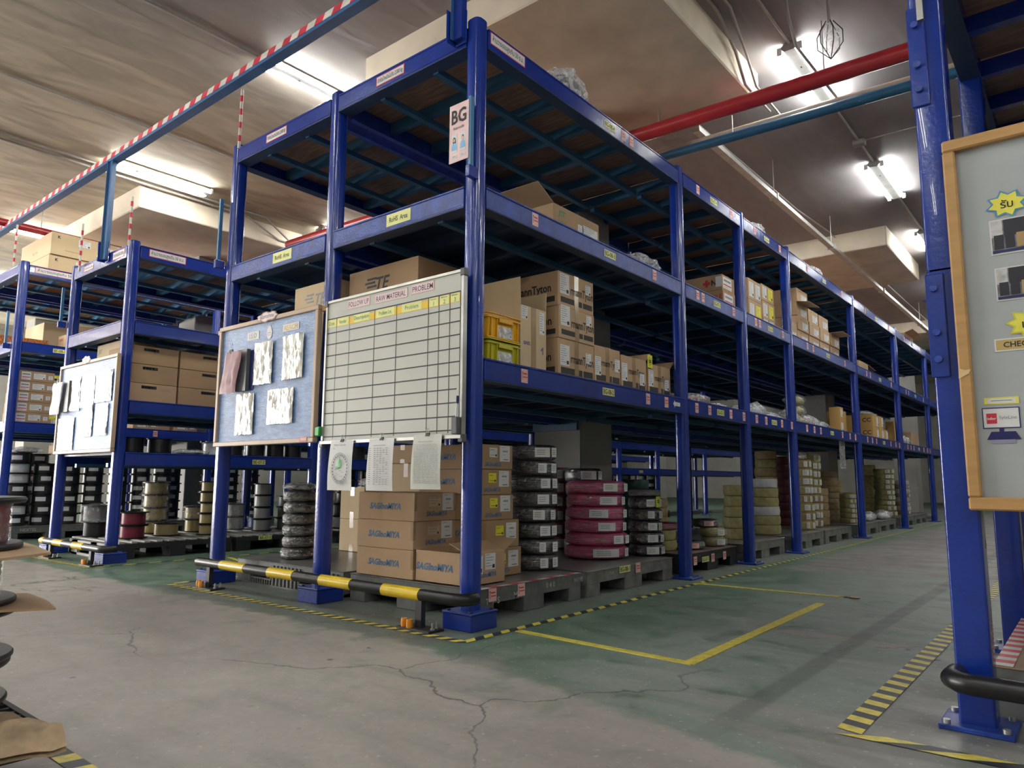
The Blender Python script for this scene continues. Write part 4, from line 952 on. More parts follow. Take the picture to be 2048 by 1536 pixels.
t=carton('tall open carton with upright flaps right of the plastic crates',-.50,-.06,.485,.745,ZS,1.815,CARDP,[('R','GND.',.25,.43,.03,mat('navy ink',(.03,.05,.25),.6),dict(bold=.02)),('R','↑',.86,.36,.06,mat('navy ink',(.03,.05,.25),.6),dict(bold=.03))],
       [('R',.01,.32,.06,.08,WHITE,'ship'),('R',.19,.25,.05,.14,WHITE,'ship')],('Rv',),flaps=[('-y',2,.17),('+y',3,.12),('-x',20,.15)])
HTP=[('R','HermannTyton',.5,.47,.085,INK,dict(bold=.01,wmax=.46,squeeze=.8)),('F','HermannTyton',.55,.47,.075,INK,dict(bold=.01,wmax=.42,squeeze=.8))]
HB=[('bar','R',.07,.66,.12,.28,mat('dark print',(.04,.035,.03),.7)),('bar','R',.69,.96,.12,.28,MATS['dark print']),('bar','F',.3,.95,.12,.28,MATS['dark print'])]
HP=[('R','rmannTyton',.66,.50,.078,INK,dict(bold=.022,wmax=.27,squeeze=.85)),('F','mannTyton',.62,.50,.078,INK,dict(bold=.022,wmax=.32,squeeze=.85))]
HL=[('R',.02,.085,.105,.135,WHITE,'ship'),('R',.32,.13,.065,.07,WHITE,'ship')]
for k,(z0,z1,dx) in enumerate(((ZS,1.672,0),(1.672,1.885,.005),(1.885,2.118,.0))):
    carton('brown carton with black band print, %s of the stack of three'%('bottom','middle','top')[k],-.60,-.055+dx,.87,1.29,z0,z1,CARD,HP,HB+HL,('T','Rv'),group='banded cartons on shelf two')
for k,(a,b_,z1) in enumerate(((1.30,1.645,1.690),(1.66,2.03,1.668),(2.06,2.43,1.655))):
    carton('%s of three banded cartons in a row on shelf two'%('leftmost','middle','rightmost')[k],-.5,-.058,a,b_,ZS,z1,CARD,[('R','rmannTyton',.6,.56,.065,INK,dict(bold=.022,wmax=.23,squeeze=.85))],
           HB[:2]+[('R',.01,.07,.075,.13,WHITE,'ship'),('R',.27,.12 if k<1 else .06,.07,.09,WHITE,'ship')],('Rv',),flaps=None if k==0 else [('-x',30,.1),('+y',50,.1)],group='banded cartons on shelf two')
t=thing('hang_tag','yellow oval printed tag hanging over the row of banded cartons','tag',(-.052,2.07,1.62)); m=M(); F=FXp(.003); m.plate(F,-.03,.045,0,.10,mat('acid yellow card',(.75,.75,.02),.5),0,.001)
m.add([(.0045,.0075+.03*math.cos(k*.524),.05+.038*math.sin(k*.524)) for k in range(12)],[list(range(12))],mat('olive card',(.55,.52,.02),.5)); m.plate(F,-.01,.025,.052,.06,INK,.002,.003); m.plate(F,-.01,.025,.038,.046,INK,.002,.003); m.obj('tag_card',t)
# level three
ZT=H3-.003
t=carton('open carton with green lettering on the third shelf, nearest bay',-.55,-.20,1.02,1.60,ZT,2.66,CARDK,[('R','JST',.17,.78,.06,INKGR,dict(bold=.03,slant=.15)),('R','CONNECTOR',.17,.6,.016,INKGR,dict())],[('R',.36,.10,.20,.12,WHITE,'ship'),('R',.30,.05,.07,.16,WHITE,'ship')],(),flaps=[('-y',62,.2),('+x',-80,.1)])
carton('carton marked with a red cross logo on the third shelf, second bay',-.62,-.03,3.48,3.77,2.54,2.69,CARDK,[('F','N',.86,.5,.07,INK,dict(bold=.03)),('F','✚',.74,.5,.09,INKR,dict(bold=.02))],[('F',.525,.03,.06,.10,WHITE,'none'),('R',.02,.02,.2,.11,WHITE,'red')],('T',))
carton('carton marked FRAGILE under the red cross carton',-.62,-.025,3.48,3.77,ZT,2.54,CARDK,[('F','FRAGILE',.80,.6,.06,INKR,dict(bold=.02))],[('R',.03,.02,.2,.11,WHITE,'red')],('T',))
carton('half hidden carton behind the second aisle post on shelf three',-.9,-.5,2.75,3.2,ZT,2.62,CARDK,(),[('F',.2,.1,.12,.06,WHITE,'none')],('T',))
for k,(a,b_,z0,z1) in enumerate(((4.25,4.62,ZT,2.62),(4.64,5.02,ZT,2.48),(4.64,5.02,2.48,2.68),(4.25,4.62,2.62,2.84),(4.63,5.0,2.68,2.86))):
    carton('plastic wrapped carton with white labels, third shelf third bay, %s'%('lower left','lower right','middle right','upper left','upper right')[k],-.5,-.075,a,b_,z0,z1,CARD,(),[('R',.03,.03,.12,(z1-z0)*.7,WHITE,'ship'),('R',.2,.03,.13,(z1-z0)*.7,WHITE if k%2 else YEL,'ship')],(),group='labelled cartons on shelf three')
nb=0
for (a,cols) in ((5.36,1),(5.78,4),(6.22,3),(6.66,3),(7.12,2)):
    z=ZT
    for k in range(cols):
        h=.17 if a>5.5 else .24
        carton('small brown carton, %s the %s pile, third shelf fourth bay'%(which(k,cols)+' in' if cols>1 else 'alone in','hidden' if a<5.5 else 'leftmost' if a<6 else 'second' if a<6.5 else 'third' if a<7 else 'loose flapped last'),-.42,-.075+.01*(k%2),a,a+.40,z,z+h,CARD,[('R','PARTS',.3,.8,.02,INK,dict())],[('R',.16,.02,.2,.09,WHITE,'ship')],(),flaps=[('+x',80+10*k,.15)] if (a==5.78 and k==2) or (a==7.12 and k==1) else None,group='brown cartons on shelf three fourth bay'); z+=h
carton('lone carton with a drooping printed flap on shelf three, fifth bay',-.5,-.12,8.75,9.3,ZT,2.58,CARDK,(),(),(),flaps=[('+y',95,.5)])
carton('orange brown carton edge beside the sixth aisle post, shelf two',-.22,-.09,10.72,10.85,ZS,1.78,CARDY,(),(),())
for k,(a,b_,z0,z1) in enumerate(((9.30,9.68,ZS,1.61),(9.30,9.68,1.61,1.80),(9.70,9.98,ZS,1.62),(9.70,9.98,1.62,1.80),(10.0,10.26,ZS,1.60),(10.2,10.5,ZS,1.78))):
    carton('ochre carton on shelf two of the fifth bay, %s'%('lower left of the block','upper left of the block','lower middle of the block','upper middle of the block','small one at the right','dark one set back at the right')[k],-.5-(k==5)*.3,-.10-(k==5)*.3,a,b_,z0,z1,CARDY,[('F','CC',.78,.55,.09,INK,dict(bold=.02))] if k in(0,1,5) else (),[('R',(b_-a)*.62,.02,.12,.14,WHITE,'ship')],(),group='ochre cartons on shelf two')
carton('carton with pale labels on shelf two, fourth bay',-.22,-.08,7.42,7.58,ZS,1.76,CARDY,(),[('R',.03,.22,.10,.1,WHITE,'ship'),('R',.03,.02,.10,.12,WHITE,'ship')],())
carton('plain carton beside the fifth aisle post, shelf two',-.30,-.10,7.60,7.80,ZS,1.72,CARDY,(),(),())
carton('brown carton partly behind the bags on shelf two, last bay',-.45,-.1,12.2,12.8,ZS,1.68,CARDK,(),(),())
carton('open carton on top of the centre rack at the far end',-.5,-.1,12.2,13.0,H4,H4+.22,CARDK,(),(),(),flaps=[('+x',70,.15)])
carton('dim carton deep on shelf two of the second bay',-1.1,-.7,3.0,3.7,ZS,1.58,CARDK)
# ---------------------------------------------------------------- low rack and far rack cartons
SY=mat('symbol print',(.03,.03,.03),.7)
SYM=[('bar','R',.18,.52,.68,.9,SY)]
for c,(a,b_) in enumerate(((.075,.52),(.54,.96))):
    for k,(z0,z1) in enumerate(((1.468,1.65),(1.652,1.832),(1.834,2.01))):
        carton('carton with black symbols on the low rack, %s of the %s pile'%(('bottom','middle','top')[k],('nearer','further')[c]),-4.95,-4.42,a,b_,z0,z1,CARDK if (c,k)!=(0,0) else CARD,(),
               [('bar','R',.24 if c==0 else .55,.56 if c==0 else .9,.72,.88,SY)]+[('bar','R',(.25 if c==0 else .56)+.065*q,(.29 if c==0 else .60)+.065*q,.76,.84,CARDK) for q in range(4)]+([('bar','R',.6,.9,.74,.755,INKG),('bar','R',.6,.9,.66,.675,INKG)] if c==0 else []),(),group='six cartons with symbols on the low rack')
carton('open carton with faint green lettering above the small notice board',-5.33,-4.75,.11,.45,1.47,2.10,CARDP,[('F','JST',.14,.88,.06,INKGR,dict(bold=.03))],(),(),flaps=None)
for k,(a,b_) in enumerate(((.07,.42),(.6,1.05))):
    pass
for k in range(5):
    z=H2+.0+.128*k
    carton('brown carton with white and yellow labels on the far rack, %s'%which(k,5),-7.9,-7.52,.05+.005*k,.46,z,z+.127,CARDK,(),[('R',.03,.015,.10,.095,WHITE,'red'),('R',.16,.03,.13,.07,WHITE,'ship'),('R',.32,.035,.05,.05,WHITE,'bar'),('R',.385,.06,.075,.04,YEL,'yellow')],(),group='five labelled cartons on the far rack')
for k,(a,b_) in enumerate(((1.45,1.95),(2.0,2.35))):
    carton('flat carton with two labels seen through the low rack, %s'%('left one','right one')[k],-8.0,-7.53,a,b_,H2,H2+.13,CARDK,(),[('R',.06,.03,.14,.07,WHITE,'ship'),('R',.24,.04,.09,.06,WHITE,'ship')],(),group='flat cartons on the far rack')
for k in range(2):
    carton('large pale carton on top of the far rack, %s of two'%('lower','upper')[k],-8.9,-7.8+(.03*k),.36,1.26,H4+.30*k,H4+.30*(k+1)-.002,CARDP,[('R','K',.1,.8,.05,INK,dict(bold=.05)),('R','FRAGILE ELECTRONICS',.3,.25,.02,INK,{}),('F','♦ STEEL',.5,.35,.05,INKG,{})],[('R',.32,.17,.15,.09,WHITE,'ship'),('R',.58,.12,.18,.11,WHITE,'ship')],(),group='large cartons on top of the far rack')
carton('pale carton with red lettering on the far rack third shelf',-8.0,-7.55,.62,1.05,H3,H3+.22,CARDP,[('F','HARU',.25,.75,.05,INKR,dict(bold=.03))],(),(),flaps=[('+x',40,.12)])
carton('large cream carton behind on the far rack third shelf',-9.6,-8.85,.7,1.9,H3,H3+.55,CARDP,(),(),())
carton('orange netted carton on the far rack third shelf',-9.2,-8.3,.0,.6,H3,H3+.2,mat('orange net',(.6,.2,.06),.6,var=.4,scale=60),(),(),())
t=thing('plastic_sack','red plastic sack on the far rack third shelf','sack',(-8.0,1.65,H3)); m=M(); m.lathe([(.3,0),(.32,.06),(.2,.13),(.05,.17)],mat('red sack',(.6,.06,.04),.4,bump=.5),16); m.obj('sack_body',t)

# ---------------------------------------------------------------- pallets
def pallet(label,x0,x1,y0,y1,z1=ZP-.003,body=GREYP,top=GREYB,style='block',cat='pallet',txt=None,edge=None):
    t=thing('pallet',label,cat,(0,0,0)); w=x1-x0; d=y1-y0; m=M()
    m.box(x0,x1,y0,y1,z1-.035,z1-.001,body)
    # feet: three rows with fork openings on both sides
    fx=[x0,x0+w*.13,x0+w*.40,x0+w*.60,x0+w*.87,x1]; fy=[y0,y0+d*.13,y0+d*.40,y0+d*.60,y0+d*.87,y1]
    for i in (0,2,4):
        for j in (0,2,4): m.cbox(fx[i],fx[i+1],fy[j],fy[j+1],0,z1-.0825,body,.003)
    m.box(fx[2]+.01,fx[3]-.01,y0+.03,y1-.03,0,z1-.083,body); m.box(x0+.03,x1-.03,fy[2]+.012,fy[3]-.012,0,z1-.0835,body)  # inner cross walls added to block light, so the fork openings turn dark
    if style=='rib': 
        for j in (0,2,4):
            m.box(x0,x1,fy[j]+.01,fy[j+1]-.01,0,.022,body)
    m.box(x0,x1,y0,y0+.02,z1-.082,z1-.0355,body); m.box(x1-.02,x1,y0+.02,y1,z1-.082,z1-.0355,body)
    m.box(x0,x0+.02,y0+.02,y1,z1-.082,z1-.0345,body); m.box(x0+.02,x1-.02,y0+.02,y1,z1-.0815,z1-.0355,body)
    m.obj('pallet_base',t)
    g=M(); g.cbox(x0-.004,x1+.004,y0-.004,y1+.004,z1-.006,z1,top,.002); g.obj('deck_sheet',t)
    if style=='rib':
        r=M(); x=x0+w*.16
        while x<x1-.03:
            if not (x0+w*.14<x<x0+w*.36 or x0+w*.63<x<x0+w*.84): r.box(x,x+.016,y0-.012,y0,.005,z1-.02,body)
            x+=.045
        for a,b_ in ((x0+w*.15,x0+w*.37),(x0+w*.62,x0+w*.85)):
            for q in ((a,a+.01,.045,.115),(b_-.01,b_,.045,.115),(a,b_,.04,.05),(a,b_,.108,.118)): r.box(q[0],q[1],y0-.014,y0,q[2],q[3],body)
            k=a+.01
            while k<b_-.02: r.box(k,k+.01,y0-.012,y0,.005,.042,body); k+=.03
        r.box(x0,x1,y0-.012,y0,0,.008,body); r.obj('side_ribs',t)
    if edge:
        e=M(); k=0; y=y0
        while y<y1-.01:
            e.add([(x1-.032,y,z1+.0008),(x1+.0045,y+.02,z1+.0008),(x1+.0045,min(y+.11,y1),z1+.0008),(x1-.032,min(y+.09,y1),z1+.0008)],[(0,1,2,3)],TAPER if k%2 else TAPEW); y+=.09; k+=1
        e.obj('edge_tape',t)
    if txt:
        F=FXp(x1+.001); q=M()
        for s_,yy,zz,hh in txt: q.text(F,s_,yy,zz,hh,mat('stencil white',(.45,.46,.44),.7),bold=.01)
        q.obj('stencil',t)
    return t
def pink_on(t,x,ys,z=.135):
    for y in ys: sticker(t,FXp(x),y-.033,y+.033,z-.035,z+.035,'pink',name='pink_sticker')
p=pallet('grey pallet with red and white edge tape beside the corner post',-1.16,-.07,.145,1.13,txt=[('T  I  S',.26,.095,.05),('MA',.48,.105,.05),('0 4 0',.80,.125,.045),('W195',1.10,.125,.04)],edge=True); pink_on(p,-.0655,[.255,.51],.128)
p=pallet('second grey pallet under the pink coils',-1.16,-.065,1.20,2.405,body=mat('weathered grey pallet plastic',(.17,.17,.16),.6,var=.15,scale=14),txt=[('TUV',1.5,.13,.03)]); sticker(p,FXp(-.0605),1.60,1.75,.118,.165,'loc','BG-08-1','location_label'); pink_on(p,-.0605,[1.86],.135)
pallet('ribbed grey pallet under the front black coils',-2.50,-1.24,.15,1.25,style='rib')
pallet('grey pallet deep in the left of the centre rack',-2.45,-1.4,1.3,2.4)
p=pallet('black pallet carrying location stickers in the second bay',-.96,-.085,2.68,3.72,body=BLACKM,top=mat('reddish deck board',(.16,.11,.10),.5,var=.15)); sticker(p,FXp(-.0805),2.98,3.12,.075,.12,'loc','BG-07-1','location_label'); pink_on(p,-.0805,[2.85,3.2,3.45],.10)
pb=mat('old grey pallet plastic',(.15,.155,.145),.6,var=.15,scale=14)
for k,(a,b_) in enumerate(((3.93,5.05),(5.30,6.45),(6.52,7.70),(8.02,9.2),(9.25,10.42),(10.78,11.9),(11.95,13.1))):
    pallet('weathered grey pallet in the ground row, %s beyond the black pallet'%('first','second','third','fourth','fifth','sixth','seventh')[k],-1.15,-.09,a,b_,body=pb,group=None) if False else pallet('weathered grey pallet in the ground row, %s beyond the black pallet'%('first','second','third','fourth','fifth','sixth','seventh')[k],-.96,-.09,a,b_,body=pb)
def slatted(label,x0,x1,y0,y1,labels=()):
    t=thing('pallet',label,'pallet',(0,0,0)); m=M(); m.box(x0,x1,y0,y1,.095,.14,BLACKM)
    for j in range(3): 
        for i in range(3):
            a=x0+(x1-x0-.14)*i/2; b_=y0+(y1-y0-.16)*j/2; m.cbox(a,a+.14,b_,b_+.16,0,.095,BLACKM,.004)
    m.obj('pallet_base',t); n=int((y1-y0)/.11)
    g=M()
    for k in range(n): 
        y=y0+.02+(y1-y0-.08)*k/(n-1); g.cbox(x0+.0,x1-.03,y,y+.055,.14,.158,SLAT,.003)
    g.obj('deck_slats',t); return t
p=slatted('black pallet with pale slats at the front of the low rack',-5.66,-4.52,.12,1.25)
p=slatted('black pallet with pale slats, second in the low rack',-5.66,-4.50,1.3,2.5); sticker(p,FXp(-4.499),1.55,1.71,.10,.145,'loc','BE-07-1','location_label')
m=M(); m.box(-5.45,-4.5,.08,.10,.0,.14,mat('pale grey pallet plastic',(.33,.33,.31),.5)); 
m=M()
for a,b_ in ((-5.50,-5.36),(-5.04,-4.90),(-4.72,-4.60)): m.box(a,b_,.085,.112,0,.138,mat('pale grey pallet plastic',(.33,.33,.31),.5))
m.box(-5.50,-4.60,.085,.112,.09,.138,MATS['pale grey pallet plastic']); m.box(-5.50,-4.60,.085,.112,0,.02,MATS['pale grey pallet plastic']); o=m.obj('pallet_end',None); 
tag(o,'pale grey pallet end panel behind the short guard pipe','pallet panel')
pallet('grey pallet carrying black spools on the far rack ground level',-8.6,-7.6,.1,1.2,txt=[('NEXTEL',.35,.12,.05)])
pallet('second grey pallet of black spools in the far rack',-8.6,-7.58,1.28,2.4)
pallet('third grey pallet of black spools in the far rack',-8.05,-7.55,2.6,3.7)
for k,(a,b_) in enumerate(((2.6,3.7),(3.8,4.9),(5,6.1),(6.2,7.3),(7.4,8.5),(8.7,9.8),(10,11.1))):
    slatted('black slatted pallet further along the low rack, number %s from the front pair'%('one','two','three','four','five','six','seven')[k],-5.6,-4.5,a,b_)
p=pallet('plywood topped pallet behind the near right post',2.27,3.4,.06,1.12,top=mat('tan plywood',(.33,.215,.12),.6,var=.08,scale=5))
e=M(); y=.06;k=0
while y<1.1: e.add([(2.266,y,.1668),(2.32,y,.1668),(2.32,y+.05,.1668),(2.266,y+.05,.1668)],[(0,1,2,3)],TAPER if k%2 else TAPEW); y+=.05;k+=1
e.obj('edge_tape',p)
e=M()
for y in (.35,.62,.86): e.plate(FZp(.166),2.33,3.2,y,y+.03,TAPEY,0,.0008)
e.obj('yellow_tape',p)

# ---------------------------------------------------------------- coils
def coil_parts(t,r,h,mt,labels=((),),wrap=True,grooves=7,n=40,seed=0,label_h=.62,inner=.55):
    rd,ex=(.15,3.2) if wrap else (.06,6)
    def rp(u): return 1-rd*abs(2*u-1)**ex
    prof=[(r*inner,h*.04),(r*.80,.0)]
    for k in range(grooves*2+1):
        u=.02+.96*k/(grooves*2); prof.append((r*rp(u)*(.982 if k%2 else 1.0),h*u))
    prof+=[(r*.80,h),(r*inner,h*.96),(r*inner,h*.04)]
    m=M(); m.lathe(prof,mt,n,caps=False); m.obj('cable_winding',t)
    if wrap:
        rr=r+.004; P=[]; f=M(); rows=9; vs=[]; fs=[]
        prof2=[(r*inner-.002,.002),(r*.78,-.0005)]+[(rr*rp(u),h*u) for u in (.03,.1,.22,.36,.5,.64,.78,.9,.97)]+[(r*.78,h+.001),(r*inner-.002,h-.002)]
        for i,(a,z) in enumerate(prof2):
            for k in range(n):
                t_=2*math.pi*k/n; d=.004*noise.noise(V((math.cos(t_)*7+seed*3.3,math.sin(t_)*7,i*.9)))
                vs.append(((a+d)*math.cos(t_),(a+d)*math.sin(t_),max(-.0005,min(z,h+.001))))
        fs=[(i*n+k,i*n+(k+1)%n,(i+1)*n+(k+1)%n,(i+1)*n+k) for i in range(len(prof2)-1) for k in range(n)]
        f.add(vs,fs,FILMS,True); f.obj('stretch_wrap',t)
    for (a0,a1,mm) in labels or ():
        if a0 is None: continue
        l=M(); q=10; rr=r+.0075; vs=[]
        for k in range(q+1):
            a=math.radians(a0+(a1-a0)*k/q)
            for z in (h*(.5-label_h/2),h*(.5+label_h/2)): vs.append((rr*math.cos(a),rr*math.sin(a),z))
        l.add(vs,[(2*k,2*k+2,2*k+3,2*k+1) for k in range(q)],mm,True)
        rr+=.0008
        for j in range(3):
            z=h*(.36+.13*j); a=[math.radians(a0+(a1-a0)*x) for x in (.12,.3,.5,.65)]
            for x,y in zip(a,a[1:]): l.add([(rr*math.cos(x),rr*math.sin(x),z),(rr*math.cos(y),rr*math.sin(y),z),(rr*math.cos(y),rr*math.sin(y),z+h*.04),(rr*math.cos(x),rr*math.sin(x),z+h*.04)],[(0,1,2,3)],INKG)
        l.obj('paper_label',t)
def coil(label,x,y,z,r,h,mt,labels=((None,None,None),),group=None,seed=0,wrap=True,g=7,n=40):
    t=thing('cable_coil',label,'cable coil',(x,y,z),0,group); t.rotation_euler=(random.uniform(-.012,.012),random.uniform(-.012,.012),0); coil_parts(t,r,h,mt,[l for l in labels if l and l[0] is not None],wrap,g,n,seed); return t
def cam_ang(x,y): return math.degrees(math.atan2(CAMXY.y-y,CAMXY.x-x))
def coil_stack(where,x,y,z0,n,r,H,mt,labelf=None,group=None,wrap=True,g=7,nn=40,jit=.008,seed=0,mats=None,word=None):
    hs=H/n; z=z0; ca=cam_ang(x,y)
    for k in range(n):
        dx=random.uniform(-jit,jit); dy=random.uniform(-jit,jit); mm=mats[k%len(mats)] if mats else mt
        lb=labelf(k,ca) if labelf else ()
        coil('%s, %s'%(where,which(k,n)),x+dx,y+dy,z,r*random.uniform(.95,1.03)*(1.04 if k<2 else 1),hs*.985,mm,lb,group,seed+k,wrap,g,nn); z+=hs
LW=lambda off,w: (lambda k,ca:[(ca+off+random.uniform(-6,10),ca+off+w+random.uniform(-6,10),WHITE),(ca+off+w+14,ca+off+w+34,WHITE)])
coil_stack('plastic wrapped black coil right of the labelled cartons',-.43,1.10,ZP,8,.165,.825,BLACKC,LW(6,26),'black coils stacked by the corner cartons',seed=3)
coil_stack('pink cable coil in the bright front stack',-.50,2.0,ZP,6,.235,.585,PINKC,lambda k,ca:[(ca+(-5,30,5,-12,8,12)[k%6],ca+(42,52,38,22,44,40)[k%6],WHITE),(ca+58,ca+74,WHITE)],'pink coils on the second pallet',seed=20)
coil_stack('dark pink coil half hidden behind the black stack',-1.14,2.34,ZP,6,.13,.70,MAROON,LW(0,30),'pink coils behind',seed=30,jit=.005)
coil_stack('black coil with a long white label behind the pink stack',-.84,2.33,ZP,6,.155,.69,BLACKC,LW(-10,45),'black coils behind the pink stack',seed=40,jit=.005)
coil_stack('black coil at the right of the pink stack',-.30,2.42,ZP,5,.135,.46,BLACKC,LW(0,34),'black coils right of the pink stack',seed=50)
coil('grey plastic wrapped coil lying on top of the right black stack',-.31,2.43,ZP+.46,.13,.06,GREYC,(),seed=57)
t=thing('hang_tag','yellow printed tag lying against the right black coil stack','tag',(-.30+.137,2.42-.03,ZP+.38)); m=M(); F=FXp(.003); m.plate(F,-.05,.02,0,.085,mat('acid yellow card',(.75,.75,.02),.5),0,.001); m.plate(F,-.03,.0,.05,.058,INK,.001,.002); m.plate(F,-.03,.0,.035,.043,INK,.001,.002); m.obj('tag_card',t)
coil_stack('black bagged coil between the front posts on the ribbed pallet',-2.13,.42,ZP,6,.125,.50,BLACKC,(lambda k,ca:()),'black coils on the ribbed pallet',seed=60,jit=.012)
# second bay ground
coil_stack('yellow wrapped coil left of the second aisle post',-.45,2.92,ZP,2,.15,.17,YELC,None,'yellow coils by the second post',wrap=False,g=2)
coil('maroon coil on the two yellow coils by the second post',-.45,2.92,ZP+.17,.17,.06,MAROON,(),seed=2)
coil_stack('yellow wrapped coil with a printed end right of the second post',-.24,3.58,ZP,2,.115,.17,YELC,LW(20,40),'yellow coils right of the second post',g=2)
coil('black coil with pink label on the two yellow coils',-.30,3.55,ZP+.17,.12,.07,BLACKC,((-70,-30,PINK),),seed=5)
coil('dark green coil lying flat on the black pallet edge',-.30,3.15,ZP,.16,.07,GREENC,((-95,-50,PYEL),(-50,-25,PINK)),seed=6)
coil_stack('tan coil in the dim pile before the third post',-.80,3.48,ZP,5,.14,.42,TANC,None,'dim tan coils in the second bay',wrap=False,g=2,nn=24)
coil_stack('dark green coil in a tall pile in the second bay',-.78,3.12,ZP,7,.13,.6,GREENC,None,'dark green coils in the second bay',wrap=False,g=2,nn=24)
# third bay onwards
FAR=[(-.40,4.55,5,.14,.55,[YELC],'left pile of the third bay'),(-.42,5.45,6,.15,.62,[YELC,YELC,WHITEC],'pile between the third and fourth posts'),(-.80,6.55,9,.14,.98,[TANC,YELC],'tall yellow pile behind the fourth post'),(-.80,7.25,9,.14,.93,[DRED],'dark red back pile of the fourth bay'),
     (-.70,5.85,5,.14,.50,[YELC],'low pile behind the fourth post'),(-.35,6.55,8,.13,.86,[YELC,TANC],'first tall pile of the fourth bay'),(-.42,7.15,9,.13,.95,[TANC,YELC,YELC],'second tall pile of the fourth bay'),(-.50,7.72,5,.13,.5,[TANC],'low tan pile of the fourth bay'),(-.80,7.6,9,.13,.86,[DRED,TANC],'rearmost pile of the fourth bay'),
     (-.30,8.45,6,.12,.42,[YELC],'small yellow pile of the fifth bay'),(-.62,8.85,7,.14,.60,[TANC],'tan back pile of the fifth bay'),(-.55,9.75,5,.15,.42,[TANC,YELC],'mid pile of the fifth bay'),(-.78,9.2,8,.15,.75,[TANC],'rear pile of the fifth bay'),
     (-.42,11.3,9,.17,.82,[YELC],'tall yellow pile of the last bay'),(-.30,12.1,8,.13,.62,[TANC,WHITEC],'white labelled pile of the last bay'),(-.78,11.7,9,.15,.9,[YELC],'back pile of the last bay')]
for x,y,n,r,H,mm,wh in FAR:
    coil_stack('wrapped coil in the %s'%wh,x,y,ZP,n,r,H,None,LW(10,22) if y>6 and x>-.5 else None,'wrapped coils, '+wh,wrap=False,g=2,nn=24,mats=mm)
# ---------------------------------------------------------------- plastic bags
def blob(m,mt,sx,sy,sz,seed,amp=.25,sub=3,knot=None):
    import bmesh
    bm=bmesh.new(); bmesh.ops.create_icosphere(bm,subdivisions=sub,radius=1)
    for v in bm.verts:
        d=noise.turbulence(v.co*1.8+V((seed,seed*.7,0)),4,True)*amp
        c=v.co*(1-amp*.5+d)
        z=c.z*sz+sz*.8
        v.co=V((c.x*sx,c.y*sy,max(0,z)))
    vs=[tuple(v.co) for v in bm.verts]; fs=[[v.index for v in f.verts] for f in bm.faces]; bm.free()
    m.add(vs,fs,mt,True)
def bag(label,x,y,z,sx,sy,sz,inner,seed,filmm=None,knot=False,group=None,innerk=.72):
    t=thing('plastic_bag',label,'plastic bag',(x,y,z),0,group)
    if inner: 
        m=M(); blob(m,inner,sx*innerk,sy*innerk,sz*innerk,seed+5,.18,2); m.obj('bag_contents',t)
    m=M(); blob(m,filmm or FILMH,sx,sy,sz,seed,.32,3); m.obj('bag_film',t)
    if knot:
        m=M()
        m.lathe([(.012,sz*1.2),(.02,sz*1.5),(.05,sz*1.9),(.03,sz*2.0)],FILMH,10,caps=False)
        m.add([(.045*math.cos(k*.9)*(1+.5*(k%2)),.045*math.sin(k*.9),sz*(1.6+.35*((k*7)%3)/2)) for k in range(7)],[(0,1,2),(2,3,4),(4,5,6)],FILMH); m.obj('bag_neck',t)
    return t
bag('knotted clear bag with dark contents on the very top of the centre rack',-.04,.98,H4,.08,.22,.11,BLACKC,1,knot=True,innerk=.8)
bag('crumpled white plastic on top of the centre rack by the third post',-.04,4.45,H4,.07,.2,.06,WHITE,2)
bag('white crumpled bag on top of the centre rack, fourth bay',-.04,6.45,H4,.07,.24,.06,WHITE,3)
bag('clear crinkled plastic bag at the right end of shelf three, first bay',-.10,2.05,ZT,.11,.28,.075,GREYC,4,innerk=.5)
bag('bagged red cable coil on shelf two, second bay',-.13,3.05,ZS,.11,.2,.06,BRC,5,innerk=.85)
bag('small bag beside the second aisle post on shelf two',-.13,2.68,ZS,.08,.12,.045,BRC,6)
bag('bag with pale yellow wire on shelf two before the third post',-.14,3.5,ZS,.09,.18,.035,YELC,7)
for k,(y,sz,inn) in enumerate(((4.15,.06,WHITE),(4.5,.085,WHITE),(4.85,.05,WHITE),(5.0,.035,MAROON))):
    bag('white crumpled bag on shelf two of the third bay, %s from the left'%('first','second','third','fourth')[k],-.16,y,ZS,.12,.2,sz,inn,10+k,group='white bags on shelf two')
for k,(y,x,sz,inn) in enumerate(((5.65,-.2,.1,YELC),(6.2,-.2,.09,BRC),(6.55,-.25,.10,BRC),(6.8,-.2,.06,WHITE),(7.3,-.6,.12,GREYC))):
    bag('mixed plastic bag on shelf two of the fourth bay, %s from the left'%('first','second','third','fourth','fifth')[k],x,y,ZS,.14,.24,sz,inn,20+k,group='bags on shelf two, fourth bay')
for k in range(3):
    bag('clear bagged yellow spool on shelf two beside the fourth post, %s of three'%('bottom','middle','top')[k],-.2,5.95,ZS+.125*k,.12,.2,.075,YELC,70+k,FILM,group='bagged yellow spools',innerk=.85)
bag('grey bag on top of the ochre cartons',-.25,9.48,1.80,.12,.2,.04,WHITE,31); bag('second grey bag on the ochre cartons, right',-.25,9.84,1.80,.1,.14,.035,WHITE,32)
bag('bag with red and white contents on shelf two of the last bay',-.2,11.5,ZS,.15,.4,.11,MAROON,33); bag('pale bag beside the red and white one, last bay',-.2,12.0,ZS,.12,.25,.1,WHITE,34)
bag('small white bag on shelf three, fifth bay',-.15,8.25,ZT,.1,.2,.07,WHITE,35)
bag('knotted bag with pink contents hanging over the fourth bay coils',-.38,6.5,ZP+.86,.12,.14,.06,PINK,36)
bag('bag slumped over the tall pale cartons behind the hanging sheets',-2.0,1.1,.69,.24,.16,.05,CARDP,37)
bag('bag on the ground pallet of the fifth bay beside the coils',-.25,9.2,ZP,.14,.22,.08,WHITE,38); bag('second bag on the ground pallet of the fifth bay',-.2,10.0,ZP,.14,.25,.08,WHITE,39)
